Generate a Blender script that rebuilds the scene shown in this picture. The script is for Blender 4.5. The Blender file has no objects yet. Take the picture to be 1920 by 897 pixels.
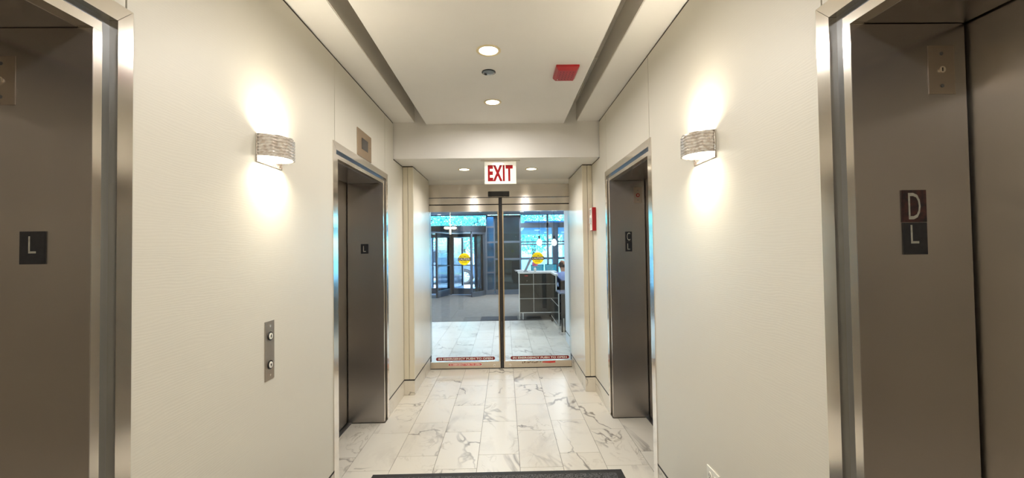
import bpy, bmesh, math, random
from mathutils import Vector, Matrix
random.seed(7)
scene = bpy.context.scene
C = scene.collection
PI = math.pi

# ------------------------------------------------------------------ camera, world, sun, exposure
cam_data = bpy.data.cameras.new('camera')
cam = bpy.data.objects.new('camera', cam_data); C.objects.link(cam)
cam_data.sensor_fit = 'HORIZONTAL'; cam_data.sensor_width = 36.0
cam_data.lens = 36.0 * 798.8 / 1920.0
cam_data.clip_start = 0.02
CAM_H = 1.5437
cam.location = (0, 0, CAM_H)
cam.rotation_mode = 'QUATERNION'
_m = (Matrix.Rotation(math.radians(-0.977), 3, 'Z') @ Matrix.Rotation(math.radians(90 + 1.317), 3, 'X')
      @ Matrix.Rotation(math.radians(-0.7846), 3, 'Z'))
cam.rotation_quaternion = _m.to_quaternion()
scene.camera = cam

world = bpy.data.worlds.new('sky_world'); scene.world = world
world.use_nodes = True
_nt = world.node_tree
_bg = _nt.nodes['Background']
_sky = _nt.nodes.new('ShaderNodeTexSky'); _sky.sky_type = 'NISHITA'
_sky.sun_disc = False; _sky.sun_elevation = math.radians(48); _sky.sun_rotation = math.radians(200)
_sky.altitude = 200; _sky.air_density = 1.0; _sky.dust_density = 2.0; _sky.ozone_density = 1.0
_nt.links.new(_sky.outputs[0], _bg.inputs[0])
_bg.inputs[1].default_value = 2.8

_sd = bpy.data.lights.new('sun', 'SUN'); _sd.energy = 13.0; _sd.angle = math.radians(0.6); _sd.color = (1.0, 0.96, 0.9)
sun = bpy.data.objects.new('sun', _sd); C.objects.link(sun)
sun.rotation_euler = (math.radians(48), 0, math.radians(-35)); sun.location = (-8, 30, 20)

vs = scene.view_settings
scene.display_settings.display_device = 'sRGB'
vs.view_transform = 'Standard'; vs.look = 'None'; vs.gamma = 1.0; vs.use_curve_mapping = False
vs.exposure = 0.22
HALL_W = 12.0          # watts of one hall downlight
LOBBY_W = 34.0
SCONCE_W = 4.3
try:
    scene.cycles.use_denoising = True
    scene.cycles.max_bounces = 10; scene.cycles.diffuse_bounces = 5; scene.cycles.glossy_bounces = 4
    scene.cycles.transparent_max_bounces = 16; scene.cycles.sample_clamp_indirect = 6.0
    scene.cycles.caustics_reflective = False; scene.cycles.caustics_refractive = False
except Exception:
    pass

# ------------------------------------------------------------------ materials
def lin(h):
    if isinstance(h, tuple): return h
    h = h.lstrip('#'); c = [int(h[i:i+2], 16)/255 for i in (0, 2, 4)]
    return tuple(x/12.92 if x <= 0.04045 else ((x+0.055)/1.055)**2.4 for x in c)
M = {}
def mat(name, col, rough=0.5, metal=0.0, spec=0.5, emit=None, emit_s=0.0, noise=None, bump=None, coat=0.0):
    m = bpy.data.materials.new(name); m.use_nodes = True; M[name] = m
    nt = m.node_tree; b = nt.nodes['Principled BSDF']
    c = lin(col)
    b.inputs['Base Color'].default_value = (*c, 1)
    b.inputs['Roughness'].default_value = rough
    b.inputs['Metallic'].default_value = metal
    b.inputs['Specular IOR Level'].default_value = spec
    b.inputs['Coat Weight'].default_value = coat
    if emit:
        b.inputs['Emission Color'].default_value = (*lin(emit), 1); b.inputs['Emission Strength'].default_value = emit_s
    if noise:                                   # (scale, other colour, contrast)
        tc = nt.nodes.new('ShaderNodeTexCoord'); n = nt.nodes.new('ShaderNodeTexNoise')
        n.inputs['Scale'].default_value = noise[0]; n.inputs['Detail'].default_value = 5
        nt.links.new(tc.outputs['Object'], n.inputs['Vector'])
        r = nt.nodes.new('ShaderNodeValToRGB')
        w = noise[2] if len(noise) > 2 else 0.15
        r.color_ramp.elements[0].position = 0.5 - w; r.color_ramp.elements[0].color = (*lin(noise[1]), 1)
        r.color_ramp.elements[1].position = 0.5 + w; r.color_ramp.elements[1].color = (*c, 1)
        nt.links.new(n.outputs['Fac'], r.inputs['Fac']); nt.links.new(r.outputs['Color'], b.inputs['Base Color'])
    if bump:                                    # (scale, strength, distance)
        tc = nt.nodes.new('ShaderNodeTexCoord'); n = nt.nodes.new('ShaderNodeTexNoise')
        n.inputs['Scale'].default_value = bump[0]; n.inputs['Detail'].default_value = 4
        nt.links.new(tc.outputs['Object'], n.inputs['Vector'])
        bp = nt.nodes.new('ShaderNodeBump'); bp.inputs['Strength'].default_value = bump[1]; bp.inputs['Distance'].default_value = bump[2]
        nt.links.new(n.outputs['Fac'], bp.inputs['Height']); nt.links.new(bp.outputs['Normal'], b.inputs['Normal'])
    return m

def math_node(nt, op, a, b=None, clamp=False):
    n = nt.nodes.new('ShaderNodeMath'); n.operation = op; n.use_clamp = clamp
    for i, v in enumerate((a, b)):
        if v is None: continue
        if isinstance(v, (int, float)): n.inputs[i].default_value = v
        else: nt.links.new(v, n.inputs[i])
    return n.outputs[0]
def maprange(nt, v, a, b, c, d):
    n = nt.nodes.new('ShaderNodeMapRange'); n.clamp = True
    nt.links.new(v, n.inputs[0])
    for i, x in enumerate((a, b, c, d)): n.inputs[i+1].default_value = x
    return n.outputs[0]

def marble(name, rough):
    m = bpy.data.materials.new(name); m.use_nodes = True; M[name] = m
    nt = m.node_tree; b = nt.nodes['Principled BSDF']; L = nt.links.new
    tc = nt.nodes.new('ShaderNodeTexCoord'); oi = nt.nodes.new('ShaderNodeObjectInfo')
    cb = nt.nodes.new('ShaderNodeCombineXYZ')
    L(math_node(nt, 'MULTIPLY', oi.outputs['Random'], 91.0), cb.inputs[0])
    L(math_node(nt, 'MULTIPLY', oi.outputs['Random'], 57.0), cb.inputs[1])
    va = nt.nodes.new('ShaderNodeVectorMath'); va.operation = 'ADD'
    mpg = nt.nodes.new('ShaderNodeMapping'); mpg.inputs['Rotation'].default_value = (0, 0, 0.7); mpg.inputs['Scale'].default_value = (1.0, 0.62, 1.0)
    L(tc.outputs['Object'], mpg.inputs['Vector'])
    L(mpg.outputs[0], va.inputs[0]); L(cb.outputs[0], va.inputs[1])
    def noise(scale, detail, dist, rgh=0.55):
        n = nt.nodes.new('ShaderNodeTexNoise'); L(va.outputs[0], n.inputs['Vector'])
        n.inputs['Scale'].default_value = scale; n.inputs['Detail'].default_value = detail
        n.inputs['Distortion'].default_value = dist; n.inputs['Roughness'].default_value = rgh
        return n.outputs['Fac']
    def vein(scale, detail, dist, width, rgh):
        f = noise(scale, detail, dist, rgh)
        return maprange(nt, math_node(nt, 'ABSOLUTE', math_node(nt, 'SUBTRACT', f, 0.5)), 0.0, width, 1.0, 0.0)
    v1 = math_node(nt, 'MULTIPLY', vein(1.7, 4, 0.7, 0.015, 0.5), maprange(nt, noise(1.7, 2, 0), 0.46, 0.60, 0.0, 1.0))
    v2 = math_node(nt, 'MULTIPLY', vein(4.0, 6, 1.4, 0.022, 0.55), maprange(nt, noise(2.6, 2, 0), 0.52, 0.68, 0.0, 0.65))
    cloud = math_node(nt, 'MULTIPLY', maprange(nt, noise(2.4, 6, 1.2, 0.6), 0.52, 0.68, 0.0, 0.38), maprange(nt, noise(1.2, 1, 0), 0.45, 0.62, 0.0, 1.0))
    col = None
    def mix(fac, a, bb):
        n = nt.nodes.new('ShaderNodeMix'); n.data_type = 'RGBA'
        L(fac, n.inputs['Factor'])
        if isinstance(a, tuple): n.inputs['A'].default_value = (*a, 1)
        else: L(a, n.inputs['A'])
        n.inputs['B'].default_value = (*bb, 1)
        return n.outputs['Result']
    tone = nt.nodes.new('ShaderNodeMapRange')
    c0 = mix(math_node(nt, 'MULTIPLY', oi.outputs['Random'], 0.5), lin('#e2dccf'), lin('#d8d0c1'))
    c1 = mix(cloud, c0, lin('#9a9184'))
    c2 = mix(v2, c1, lin('#968a74'))
    c3 = mix(v1, c2, lin('#7a7166'))
    nt.nodes.remove(tone)
    L(c3, b.inputs['Base Color'])
    b.inputs['Roughness'].default_value = rough
    return m

def steel(name, col, rough, aniso, vertical=False, metal=1.0):
    m = bpy.data.materials.new(name); m.use_nodes = True; M[name] = m
    nt = m.node_tree; b = nt.nodes['Principled BSDF']; L = nt.links.new
    b.inputs['Base Color'].default_value = (*lin(col), 1); b.inputs['Metallic'].default_value = metal
    b.inputs['Anisotropic'].default_value = aniso
    if vertical:
        cb = nt.nodes.new('ShaderNodeCombineXYZ'); cb.inputs[2].default_value = 1.0; cb.inputs[0].default_value = 0.01
        L(cb.outputs[0], b.inputs['Tangent'])
    else:
        g = nt.nodes.new('ShaderNodeNewGeometry'); vm = nt.nodes.new('ShaderNodeVectorMath'); vm.operation = 'CROSS_PRODUCT'
        L(g.outputs['True Normal'], vm.inputs[0]); vm.inputs[1].default_value = (0.02, 0.01, 1.0)
        L(vm.outputs[0], b.inputs['Tangent'])
    # fine brushing and faint mottling in the finish
    tc = nt.nodes.new('ShaderNodeTexCoord')
    n2 = nt.nodes.new('ShaderNodeTexNoise'); n2.inputs['Scale'].default_value = 3.0; n2.inputs['Detail'].default_value = 1
    L(tc.outputs['Object'], n2.inputs['Vector'])
    b.inputs['Roughness'].default_value = rough
    cr = nt.nodes.new('ShaderNodeValToRGB'); c = lin(col)
    cr.color_ramp.elements[0].position = 0.3; cr.color_ramp.elements[0].color = (c[0]*0.93, c[1]*0.93, c[2]*0.93, 1)
    cr.color_ramp.elements[1].position = 0.7; cr.color_ramp.elements[1].color = (*c, 1)
    L(n2.outputs['Fac'], cr.inputs['Fac']); L(cr.outputs['Color'], b.inputs['Base Color'])
    return m

def ripple_wall(name, col, rough):
    m = mat(name, col, rough)
    nt = m.node_tree; b = nt.nodes['Principled BSDF']; L = nt.links.new
    tc = nt.nodes.new('ShaderNodeTexCoord'); mp = nt.nodes.new('ShaderNodeMapping')
    mp.inputs['Scale'].default_value = (1, 0.22, 1)
    L(tc.outputs['Object'], mp.inputs['Vector'])
    w = nt.nodes.new('ShaderNodeTexWave'); w.wave_type = 'BANDS'; w.bands_direction = 'Z'
    w.inputs['Scale'].default_value = 34; w.inputs['Distortion'].default_value = 14.0
    w.inputs['Detail'].default_value = 2.0; w.inputs['Detail Scale'].default_value = 0.6
    L(mp.outputs[0], w.inputs['Vector'])
    bp = nt.nodes.new('ShaderNodeBump'); bp.inputs['Strength'].default_value = 0.2; bp.inputs['Distance'].default_value = 0.0004
    L(w.outputs['Fac'], bp.inputs['Height']); L(bp.outputs['Normal'], b.inputs['Normal'])
    return m

def glass(name, tint, refl=0.08, rough=0.0):
    m = bpy.data.materials.new(name); m.use_nodes = True; M[name] = m
    nt = m.node_tree; nt.nodes.remove(nt.nodes['Principled BSDF']); L = nt.links.new
    out = nt.nodes['Material Output']
    t = nt.nodes.new('ShaderNodeBsdfTransparent'); t.inputs[0].default_value = (*tint, 1)
    g = nt.nodes.new('ShaderNodeBsdfGlossy'); g.inputs['Roughness'].default_value = rough
    fr = nt.nodes.new('ShaderNodeFresnel'); fr.inputs['IOR'].default_value = 1.45
    mx = nt.nodes.new('ShaderNodeMixShader')
    L(math_node(nt, 'ADD', math_node(nt, 'MULTIPLY', fr.outputs[0], 0.9), refl - 0.04), mx.inputs[0])
    L(t.outputs[0], mx.inputs[1]); L(g.outputs[0], mx.inputs[2]); L(mx.outputs[0], out.inputs['Surface'])
    return m

marble('marble_floor', 0.34); marble('marble_base', 0.3)
mat('grout', '#7d756a', 0.8, noise=(40, '#6d665c'))
ripple_wall('wall_cover', '#deD9cc', 0.42)
mat('wall_gloss', '#e9e3d4', 0.22, noise=(3, '#e6dfce'))
mat('cream_trim', '#e0d8c4', 0.4, noise=(3, '#dcd3be'))
mat('backing', '#3a2f24', 0.7, noise=(20, '#2e251c'))
mat('ceiling_paint', '#f1eee9', 0.75, noise=(2, '#eeebe6'))
mat('slot_paint', '#e4ded4', 0.8, noise=(4, '#dfd9ce'))
steel('steel_jamb', '#b4aeaa', 0.27, 0.88)
steel('steel_door', '#c4beb6', 0.28, 0.88)
steel('steel_casing', '#efe8de', 0.15, 0.3)
steel('steel_bright', '#efe8de', 0.17, 0.3)
steel('steel_dark', '#868a90', 0.3, 0.3)
steel('steel_header', '#cfc8bf', 0.26, 0.85, vertical=True)
steel('steel_rail', '#d8cdbc', 0.28, 0.6, vertical=True)
steel('bronze_stile', '#cdbba0', 0.25, 0.4)
steel('bronze_plate', '#ac9880', 0.4, 0.4)
steel('plate_steel', '#b8aca0', 0.35, 0.5)
mat('black_rubber', '#100e0d', 0.6, noise=(30, '#181513'))
mat('black_gloss', '#121214', 0.15, noise=(10, '#1a1a1d'))
mat('gap_black', '#050505', 0.9, noise=(10, '#080808'))
mat('sign_black', '#14161b', 0.4, noise=(60, '#2a2a2e', 0.3))
mat('sign_worn', '#1c1518', 0.45, noise=(55, '#4a2622', 0.14))
mat('sign_white', '#c9c6b8', 0.5, noise=(80, '#b0ac9c'))
mat('screen_dark', '#3a3532', 0.25, noise=(8, '#45403c'))
mat('red_plastic', '#b0101c', 0.35, noise=(8, '#a40e1a'))
mat('red_dark', '#4a0a0e', 0.5, noise=(8, '#3a080c'))
mat('white_plastic', '#efece2', 0.35, noise=(6, '#e9e5da'))
mat('sign_face', '#f3efe0', 0.12, emit='#fff8e4', emit_s=0.35, noise=(3, '#efebdc'), coat=0.5)
mat('exit_red', '#a8101a', 0.6, spec=0.2, noise=(20, '#9c0c16'))
mat('sticker_red', '#8a1c1c', 0.35, noise=(20, '#7d1616'))
mat('sticker_red_bright', '#d2322c', 0.35, noise=(20, '#c42a26'))
mat('sticker_white', '#f4eee6', 0.4, noise=(20, '#ece6de'))
mat('sticker_yellow', '#ffea1e', 0.35, noise=(20, '#fce414'))
mat('sticker_black', '#141414', 0.35, noise=(20, '#1c1c1c'))
mat('sticker_residue', '#6d5038', 0.6, noise=(60, '#c9bda8', 0.06))
mat('lens_warm', '#ffffff', 0.5, emit='#fff4dd', emit_s=9.0, noise=(5, '#fdfdfd'))
mat('lens_cool', '#ffffff', 0.5, emit='#f4f7ff', emit_s=5.0, noise=(5, '#fdfdfd'))
mat('lamp_trim', '#e8d8b0', 0.4, noise=(8, '#e4d3a8'))
mat('shade_metal', '#d6d0c8', 0.14, 0.8, noise=(90, '#a89a8c', 0.12))
mat('shade_glass', '#e2ddd6', 0.12, 0.55, emit='#fff2dc', emit_s=0.10, noise=(70, '#b4a698', 0.12))
mat('dome_grey', '#76828c', 0.12, noise=(8, '#6a7680'), coat=1.0)
mat('mat_pile', '#6a6a6a', 0.95, noise=(170, '#1a1a1a', 0.08), bump=(200, 1.0, 0.004))
mat('mat_rubber', '#26241f', 0.7, noise=(60, '#1e1c19'))
mat('carpet', '#7e7b76', 0.95, noise=(9, '#6a6764', 0.25), bump=(300, 0.6, 0.002))
mat('carpet_dark', '#4a4a4e', 0.95, noise=(120, '#3c3c40'))
mat('lobby_wall', '#cfd2d4', 0.6, noise=(3, '#c9ccce'))
mat('lobby_ceiling', '#c8ced8', 0.7, noise=(3, '#c2c8d2'))
mat('frame_grey', '#5f6c7c', 0.4, 0.5, noise=(6, '#586574'))
mat('frame_dark', '#39424e', 0.4, 0.4, noise=(6, '#343c48'))
mat('blue_reflection', '#6f9cb4', 0.4, noise=(2, '#5f8ca8', 0.2))
mat('dark_pier', '#2a2422', 0.25, noise=(5, '#4a3a34', 0.2), coat=0.4)
mat('desk_black', '#1c1c1b', 0.2, noise=(6, '#24241f'), coat=0.3)
mat('desk_white', '#dcdcd8', 0.35, noise=(10, '#d4d4d0'))
mat('worktop', '#8f96a8', 0.18, noise=(10, '#868da0'))
mat('monitor_screen', '#0a1016', 0.2, emit='#4fc6e8', emit_s=0.55, noise=(6, '#0c1218'))
mat('paper', '#eceef0', 0.7, noise=(20, '#e4e6e8'))
mat('pink', '#d86a9a', 0.6, noise=(20, '#cc5c8e'))
mat('grey_plastic', '#9a9ca0', 0.4, noise=(10, '#909296'))
mat('skin', '#a8765e', 0.5, noise=(20, '#9c6a54'))
mat('hair', '#3a2622', 0.8, noise=(80, '#2c1c18'))
mat('shirt', '#8fa4d8', 0.75, noise=(12, '#8498cc'), bump=(18, 0.3, 0.01))
mat('trousers', '#22242c', 0.8, noise=(12, '#1c1e26'))
mat('eye_white', '#e8e4de', 0.3, noise=(20, '#e2ded8'))
mat('chair_fabric', '#2a2c34', 0.85, noise=(60, '#22242c'))
mat('concrete', '#b4bcc0', 0.85, noise=(2, '#a8b0b4'))
mat('wall_stone', '#8ea6b4', 0.85, noise=(3, '#7c94a4', 0.2))
mat('asphalt', '#8a8c8e', 0.9, noise=(30, '#7c7e80'))
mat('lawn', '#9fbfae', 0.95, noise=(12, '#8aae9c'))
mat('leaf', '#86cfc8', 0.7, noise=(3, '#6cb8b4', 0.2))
mat('bark', '#5a4a3c', 0.9, noise=(14, '#463a30'))
mat('car_paint', '#566474', 0.25, 0.3, noise=(3, '#505e6e'), coat=1.0)
mat('car_glass', '#1a2630', 0.05, noise=(3, '#1c2832'), coat=1.0)
mat('tyre', '#1a1a1b', 0.85, noise=(30, '#222223'))
mat('rim', '#b8bcc2', 0.3, 0.9, noise=(10, '#aeb2b8'))
mat('headlight', '#e4e8ec', 0.1, noise=(10, '#d8dce0'), coat=1.0)
mat('canopy_soffit', '#9db4d8', 0.6, noise=(3, '#94abd0'))
mat('pendant_black', '#0c0c0c', 0.4, noise=(10, '#141414'))
mat('bulb', '#ffffff', 0.3, emit='#fff6e6', emit_s=6.0, noise=(5, '#fdfdfd'))
mat('glare_cream', '#e8dcc0', 0.4, emit='#fff0d4', emit_s=1.2, noise=(5, '#e2d6ba'))
mat('film_letter', '#8fb4bc', 0.6, noise=(10, '#568692'))
glass('door_glass', (0.90, 0.95, 0.97), 0.06)
glass('facade_glass', (0.56, 0.86, 0.97), 0.07)
glass('wing_glass', (0.86, 0.95, 1.0), 0.06)
glass('letter_film', (0.12, 0.30, 0.36), 0.05)
glass('acrylic', (0.9, 0.95, 0.9), 0.08)

# ------------------------------------------------------------------ mesh helpers
def wloc(o):
    v = Vector((0, 0, 0))
    while o is not None:
        v = v + o.location; o = o.parent
    return v
def obj(name, bm, m, parent=None, origin=None, smooth=False):
    """Link a bmesh given in world coordinates as ONE mesh object; origin at parent or at 'origin'."""
    bmesh.ops.recalc_face_normals(bm, faces=bm.faces)
    if origin is None:
        if bm.verts:
            xs = [v.co for v in bm.verts]
            origin = Vector(((min(v.x for v in xs)+max(v.x for v in xs))/2, (min(v.y for v in xs)+max(v.y for v in xs))/2, min(v.z for v in xs)))
        else: origin = Vector((0, 0, 0))
    origin = Vector(origin)
    bmesh.ops.translate(bm, verts=bm.verts, vec=-origin)
    me = bpy.data.meshes.new(name); bm.to_mesh(me); bm.free()
    if smooth:
        for p in me.polygons: p.use_smooth = True
    me.materials.append(M[m] if isinstance(m, str) else m)
    o = bpy.data.objects.new(name, me); C.objects.link(o)
    if parent is not None:
        o.parent = parent; o.location = origin - wloc(parent)
    else: o.location = origin
    return o
def tag(o, label=None, cat=None, group=None, kind=None):
    if label: o['label'] = label
    if cat: o['category'] = cat
    if group: o['group'] = group
    if kind: o['kind'] = kind
    return o
def thing(name, label, cat, loc=(0, 0, 0), group=None):
    o = bpy.data.objects.new(name, None); C.objects.link(o); o.location = loc
    o.empty_display_size = 0.05
    return tag(o, label, cat, group)
def struct_root(name, label, cat, loc=(0, 0, 0)):
    return tag(thing(name, label, cat, loc), kind='structure')
def B(bm, x0, x1, y0, y1, z0, z1, bev=0.0):
    if x0 > x1: x0, x1 = x1, x0
    vs_ = [bm.verts.new(p) for p in ((x0,y0,z0),(x1,y0,z0),(x1,y1,z0),(x0,y1,z0),(x0,y0,z1),(x1,y0,z1),(x1,y1,z1),(x0,y1,z1))]
    fs = [bm.faces.new([vs_[i] for i in q]) for q in ((0,3,2,1),(4,5,6,7),(0,1,5,4),(1,2,6,5),(2,3,7,6),(3,0,4,7))]
    if bev > 0:
        es = list({e for f in fs for e in f.edges})
        bmesh.ops.bevel(bm, geom=es, offset=bev, segments=2, affect='EDGES', profile=0.5)
    return bm
def box(x0, x1, y0, y1, z0, z1, bev=0.0):
    return B(bmesh.new(), x0, x1, y0, y1, z0, z1, bev)
def boxes(*ls):
    bm = bmesh.new()
    for l in ls: B(bm, *l)
    return bm
def prism(bm, pts, axis, a0, a1):
    """polygon pts in the plane normal to axis (x: (y,z); y: (x,z); z: (x,y)) extruded a0..a1"""
    def mk(p, a):
        return (a, p[0], p[1]) if axis == 'x' else (p[0], a, p[1]) if axis == 'y' else (p[0], p[1], a)
    lo = [bm.verts.new(mk(p, a0)) for p in pts]; hi = [bm.verts.new(mk(p, a1)) for p in pts]
    bm.faces.new(lo); bm.faces.new(hi)
    n = len(pts)
    for i in range(n): bm.faces.new((lo[i], lo[(i+1) % n], hi[(i+1) % n], hi[i]))
    return bm
def cyl(bm, p0, p1, r0, r1=None, seg=16, caps=True):
    r1 = r0 if r1 is None else r1
    p0, p1 = Vector(p0), Vector(p1); d = (p1-p0).normalized()
    a = Vector((0, 0, 1)) if abs(d.z) < 0.9 else Vector((1, 0, 0))
    u = d.cross(a).normalized(); v = d.cross(u)
    A = [bm.verts.new(p0 + r0*(math.cos(t)*u+math.sin(t)*v)) for t in [2*PI*i/seg for i in range(seg)]]
    D = [bm.verts.new(p1 + r1*(math.cos(t)*u+math.sin(t)*v)) for t in [2*PI*i/seg for i in range(seg)]]
    for i in range(seg): bm.faces.new((A[i], A[(i+1) % seg], D[(i+1) % seg], D[i]))
    if caps: bm.faces.new(A); bm.faces.new(D)
    return bm
def lathe(bm, prof, cx, cy, seg=24):
    """profile [(r,z)] turned about the vertical axis at cx,cy"""
    rings = []
    for r, z in prof:
        if r < 1e-5: rings.append([bm.verts.new((cx, cy, z))])
        else: rings.append([bm.verts.new((cx+r*math.cos(2*PI*i/seg), cy+r*math.sin(2*PI*i/seg), z)) for i in range(seg)])
    for a, b in zip(rings, rings[1:]):
        for i in range(seg):
            j = (i+1) % seg
            if len(a) == 1 and len(b) == 1: continue
            if len(a) == 1: bm.faces.new((a[0], b[i], b[j]))
            elif len(b) == 1: bm.faces.new((a[i], a[j], b[0]))
            else: bm.faces.new((a[i], a[j], b[j], b[i]))
    return bm
def tube(bm, pts, r, seg=8):
    for a, b in zip(pts, pts[1:]): cyl(bm, a, b, r, r, seg)
    return bm
def text_mesh(body, height, xscale=1.0, bold=0.0, depth=0.0, spacing=1.0):
    """lettering as a mesh in the XY plane, centred, 'height' tall capitals"""
    cu = bpy.data.curves.new('lettering', 'FONT'); cu.body = body; cu.align_x = 'CENTER'; cu.align_y = 'CENTER'
    cu.size = 1.0; cu.offset = bold; cu.extrude = depth; cu.resolution_u = 3; cu.space_character = spacing
    t = bpy.data.objects.new('lettering_tmp', cu); C.objects.link(t)
    bpy.context.view_layer.update()
    me = bpy.data.meshes.new_from_object(t.evaluated_get(bpy.context.evaluated_depsgraph_get()))
    bpy.data.objects.remove(t); bpy.data.curves.remove(cu)
    bm = bmesh.new(); bm.from_mesh(me); bpy.data.meshes.remove(me)
    ys = [v.co.y for v in bm.verts]; xs = [v.co.x for v in bm.verts]
    s = height/(max(ys)-min(ys)); cx = (max(xs)+min(xs))/2; cy = (max(ys)+min(ys))/2
    for v in bm.verts: v.co = Vector(((v.co.x-cx)*s*xscale, (v.co.y-cy)*s, v.co.z))
    return bm
def lettering(body, height, m, parent, at, facing='-y', width=None, bold=0.0, spacing=1.0, name='lettering', mirror=False):
    bm = text_mesh(body, height, 1.0, bold, 0.0, spacing)
    if width:
        w = max(v.co.x for v in bm.verts)*2
        for v in bm.verts: v.co.x *= width/w
    for v in bm.verts:
        x, y = v.co.x, v.co.y
        if mirror: x = -x
        v.co = Vector((x, 0, y)) if facing == '-y' else Vector((0, -x, y)) if facing == '-x' else Vector((0, x, y))
        v.co += Vector(at)
    o = obj(name, bm, m, parent)
    nrm = Vector((0, -1, 0)) if facing == '-y' else Vector((-1, 0, 0)) if facing == '-x' else Vector((1, 0, 0))
    b2 = bmesh.new(); b2.from_mesh(o.data)
    for f in b2.faces:
        if f.normal.dot(nrm) < 0: f.normal_flip()
    b2.to_mesh(o.data); b2.free()
    return o

def copy_thing(root, loc, label=None, group=None):
    r = root.copy(); C.objects.link(r); r.location = loc
    if label: r['label'] = label
    if group: r['group'] = group
    for ch in list(root.children):
        c = ch.copy(); C.objects.link(c); c.parent = r
        for g in ch.children:
            d = g.copy(); C.objects.link(d); d.parent = c
    return r

# ------------------------------------------------------------------ key dimensions (metres)
XL, XR = -1.09, 0.955          # faces of the hall walls
PL, PR = -0.98, 0.848          # faces of the vestibule side walls
YB = -3.6                      # back end of the hall behind the viewer
YBEAM, YPIL, YDOOR = 4.22, 4.59, 5.53
ZC, ZP, ZS, ZV = 2.812, 2.79, 3.0, 2.45     # soffit, hung panel, slot top, vestibule ceiling
ELEV = {'near': (-0.02, 1.26), 'far': (2.72, 3.985)}
ZCAS, ZOPEN = 2.255, 2.155
DEEP = 0.33
YCARPET, YFAC, ZL = 9.22, 14.5, 2.71
def WX(side, u):               # u = depth behind the wall face
    return XL - u if side == 'L' else XR + u

# ------------------------------------------------------------------ floor with its tiles
floor = tag(obj('floor', boxes((-6, 6, YB-0.1, YFAC, -0.12, -0.004)), 'grout'), 'white marble tiled floor running from the lift hall into the lobby', 'floor', kind='structure')
TW, TL = 0.305, 0.61
J0, Y0 = -0.2183, 5.068
regions = [(XL+0.0, XR, YB, YPIL), (PL, PR, YPIL, 5.62), (-3.4, 1.0, 5.62, YCARPET), (1.0, 2.2, 7.2, YCARPET)]
for k, (a, b) in ELEV.items():
    regions += [(XL-DEEP-0.03, XL, a+0.12, b-0.12), (XR, XR+DEEP+0.03, a+0.12, b-0.12)]
tile_cache = {}
def tile_piece(x0, x1, y0, y1):
    w, l = round(x1-x0, 4), round(y1-y0, 4)
    if w < 0.012 or l < 0.012: return
    key = (w, l)
    if key not in tile_cache:
        bm = box(-w/2, w/2, -l/2, l/2, -0.012, 0.0)
        me = bpy.data.meshes.new('floor_tile'); bmesh.ops.recalc_face_normals(bm, faces=bm.faces); bm.to_mesh(me); bm.free(); me.materials.append(M['marble_floor'])
        tile_cache[key] = me
    o = bpy.data.objects.new('floor_tile', tile_cache[key]); C.objects.link(o)
    o.parent = floor; o.location = Vector(((x0+x1)/2, (y0+y1)/2, 0.0)) - wloc(floor)
G = 0.0016
# hall and side recesses are one laid field: merge a recess tile with the hall tile where they share a column
for c in range(-11, 10):
    tx0, tx1 = J0 + c*TW + G, J0 + (c+1)*TW - G
    off = 0.0 if c % 2 == 0 else -0.2
    for r in range(-8, 15):
        ty0, ty1 = Y0 + off + (r-7)*TL + G, Y0 + off + (r-6)*TL - G
        for (rx0, rx1, ry0, ry1) in regions:
            x0, x1, y0, y1 = max(tx0, rx0), min(tx1, rx1), max(ty0, ry0), min(ty1, ry1)
            if x1 > x0 and y1 > y0: tile_piece(x0, x1, y0, y1)

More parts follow.
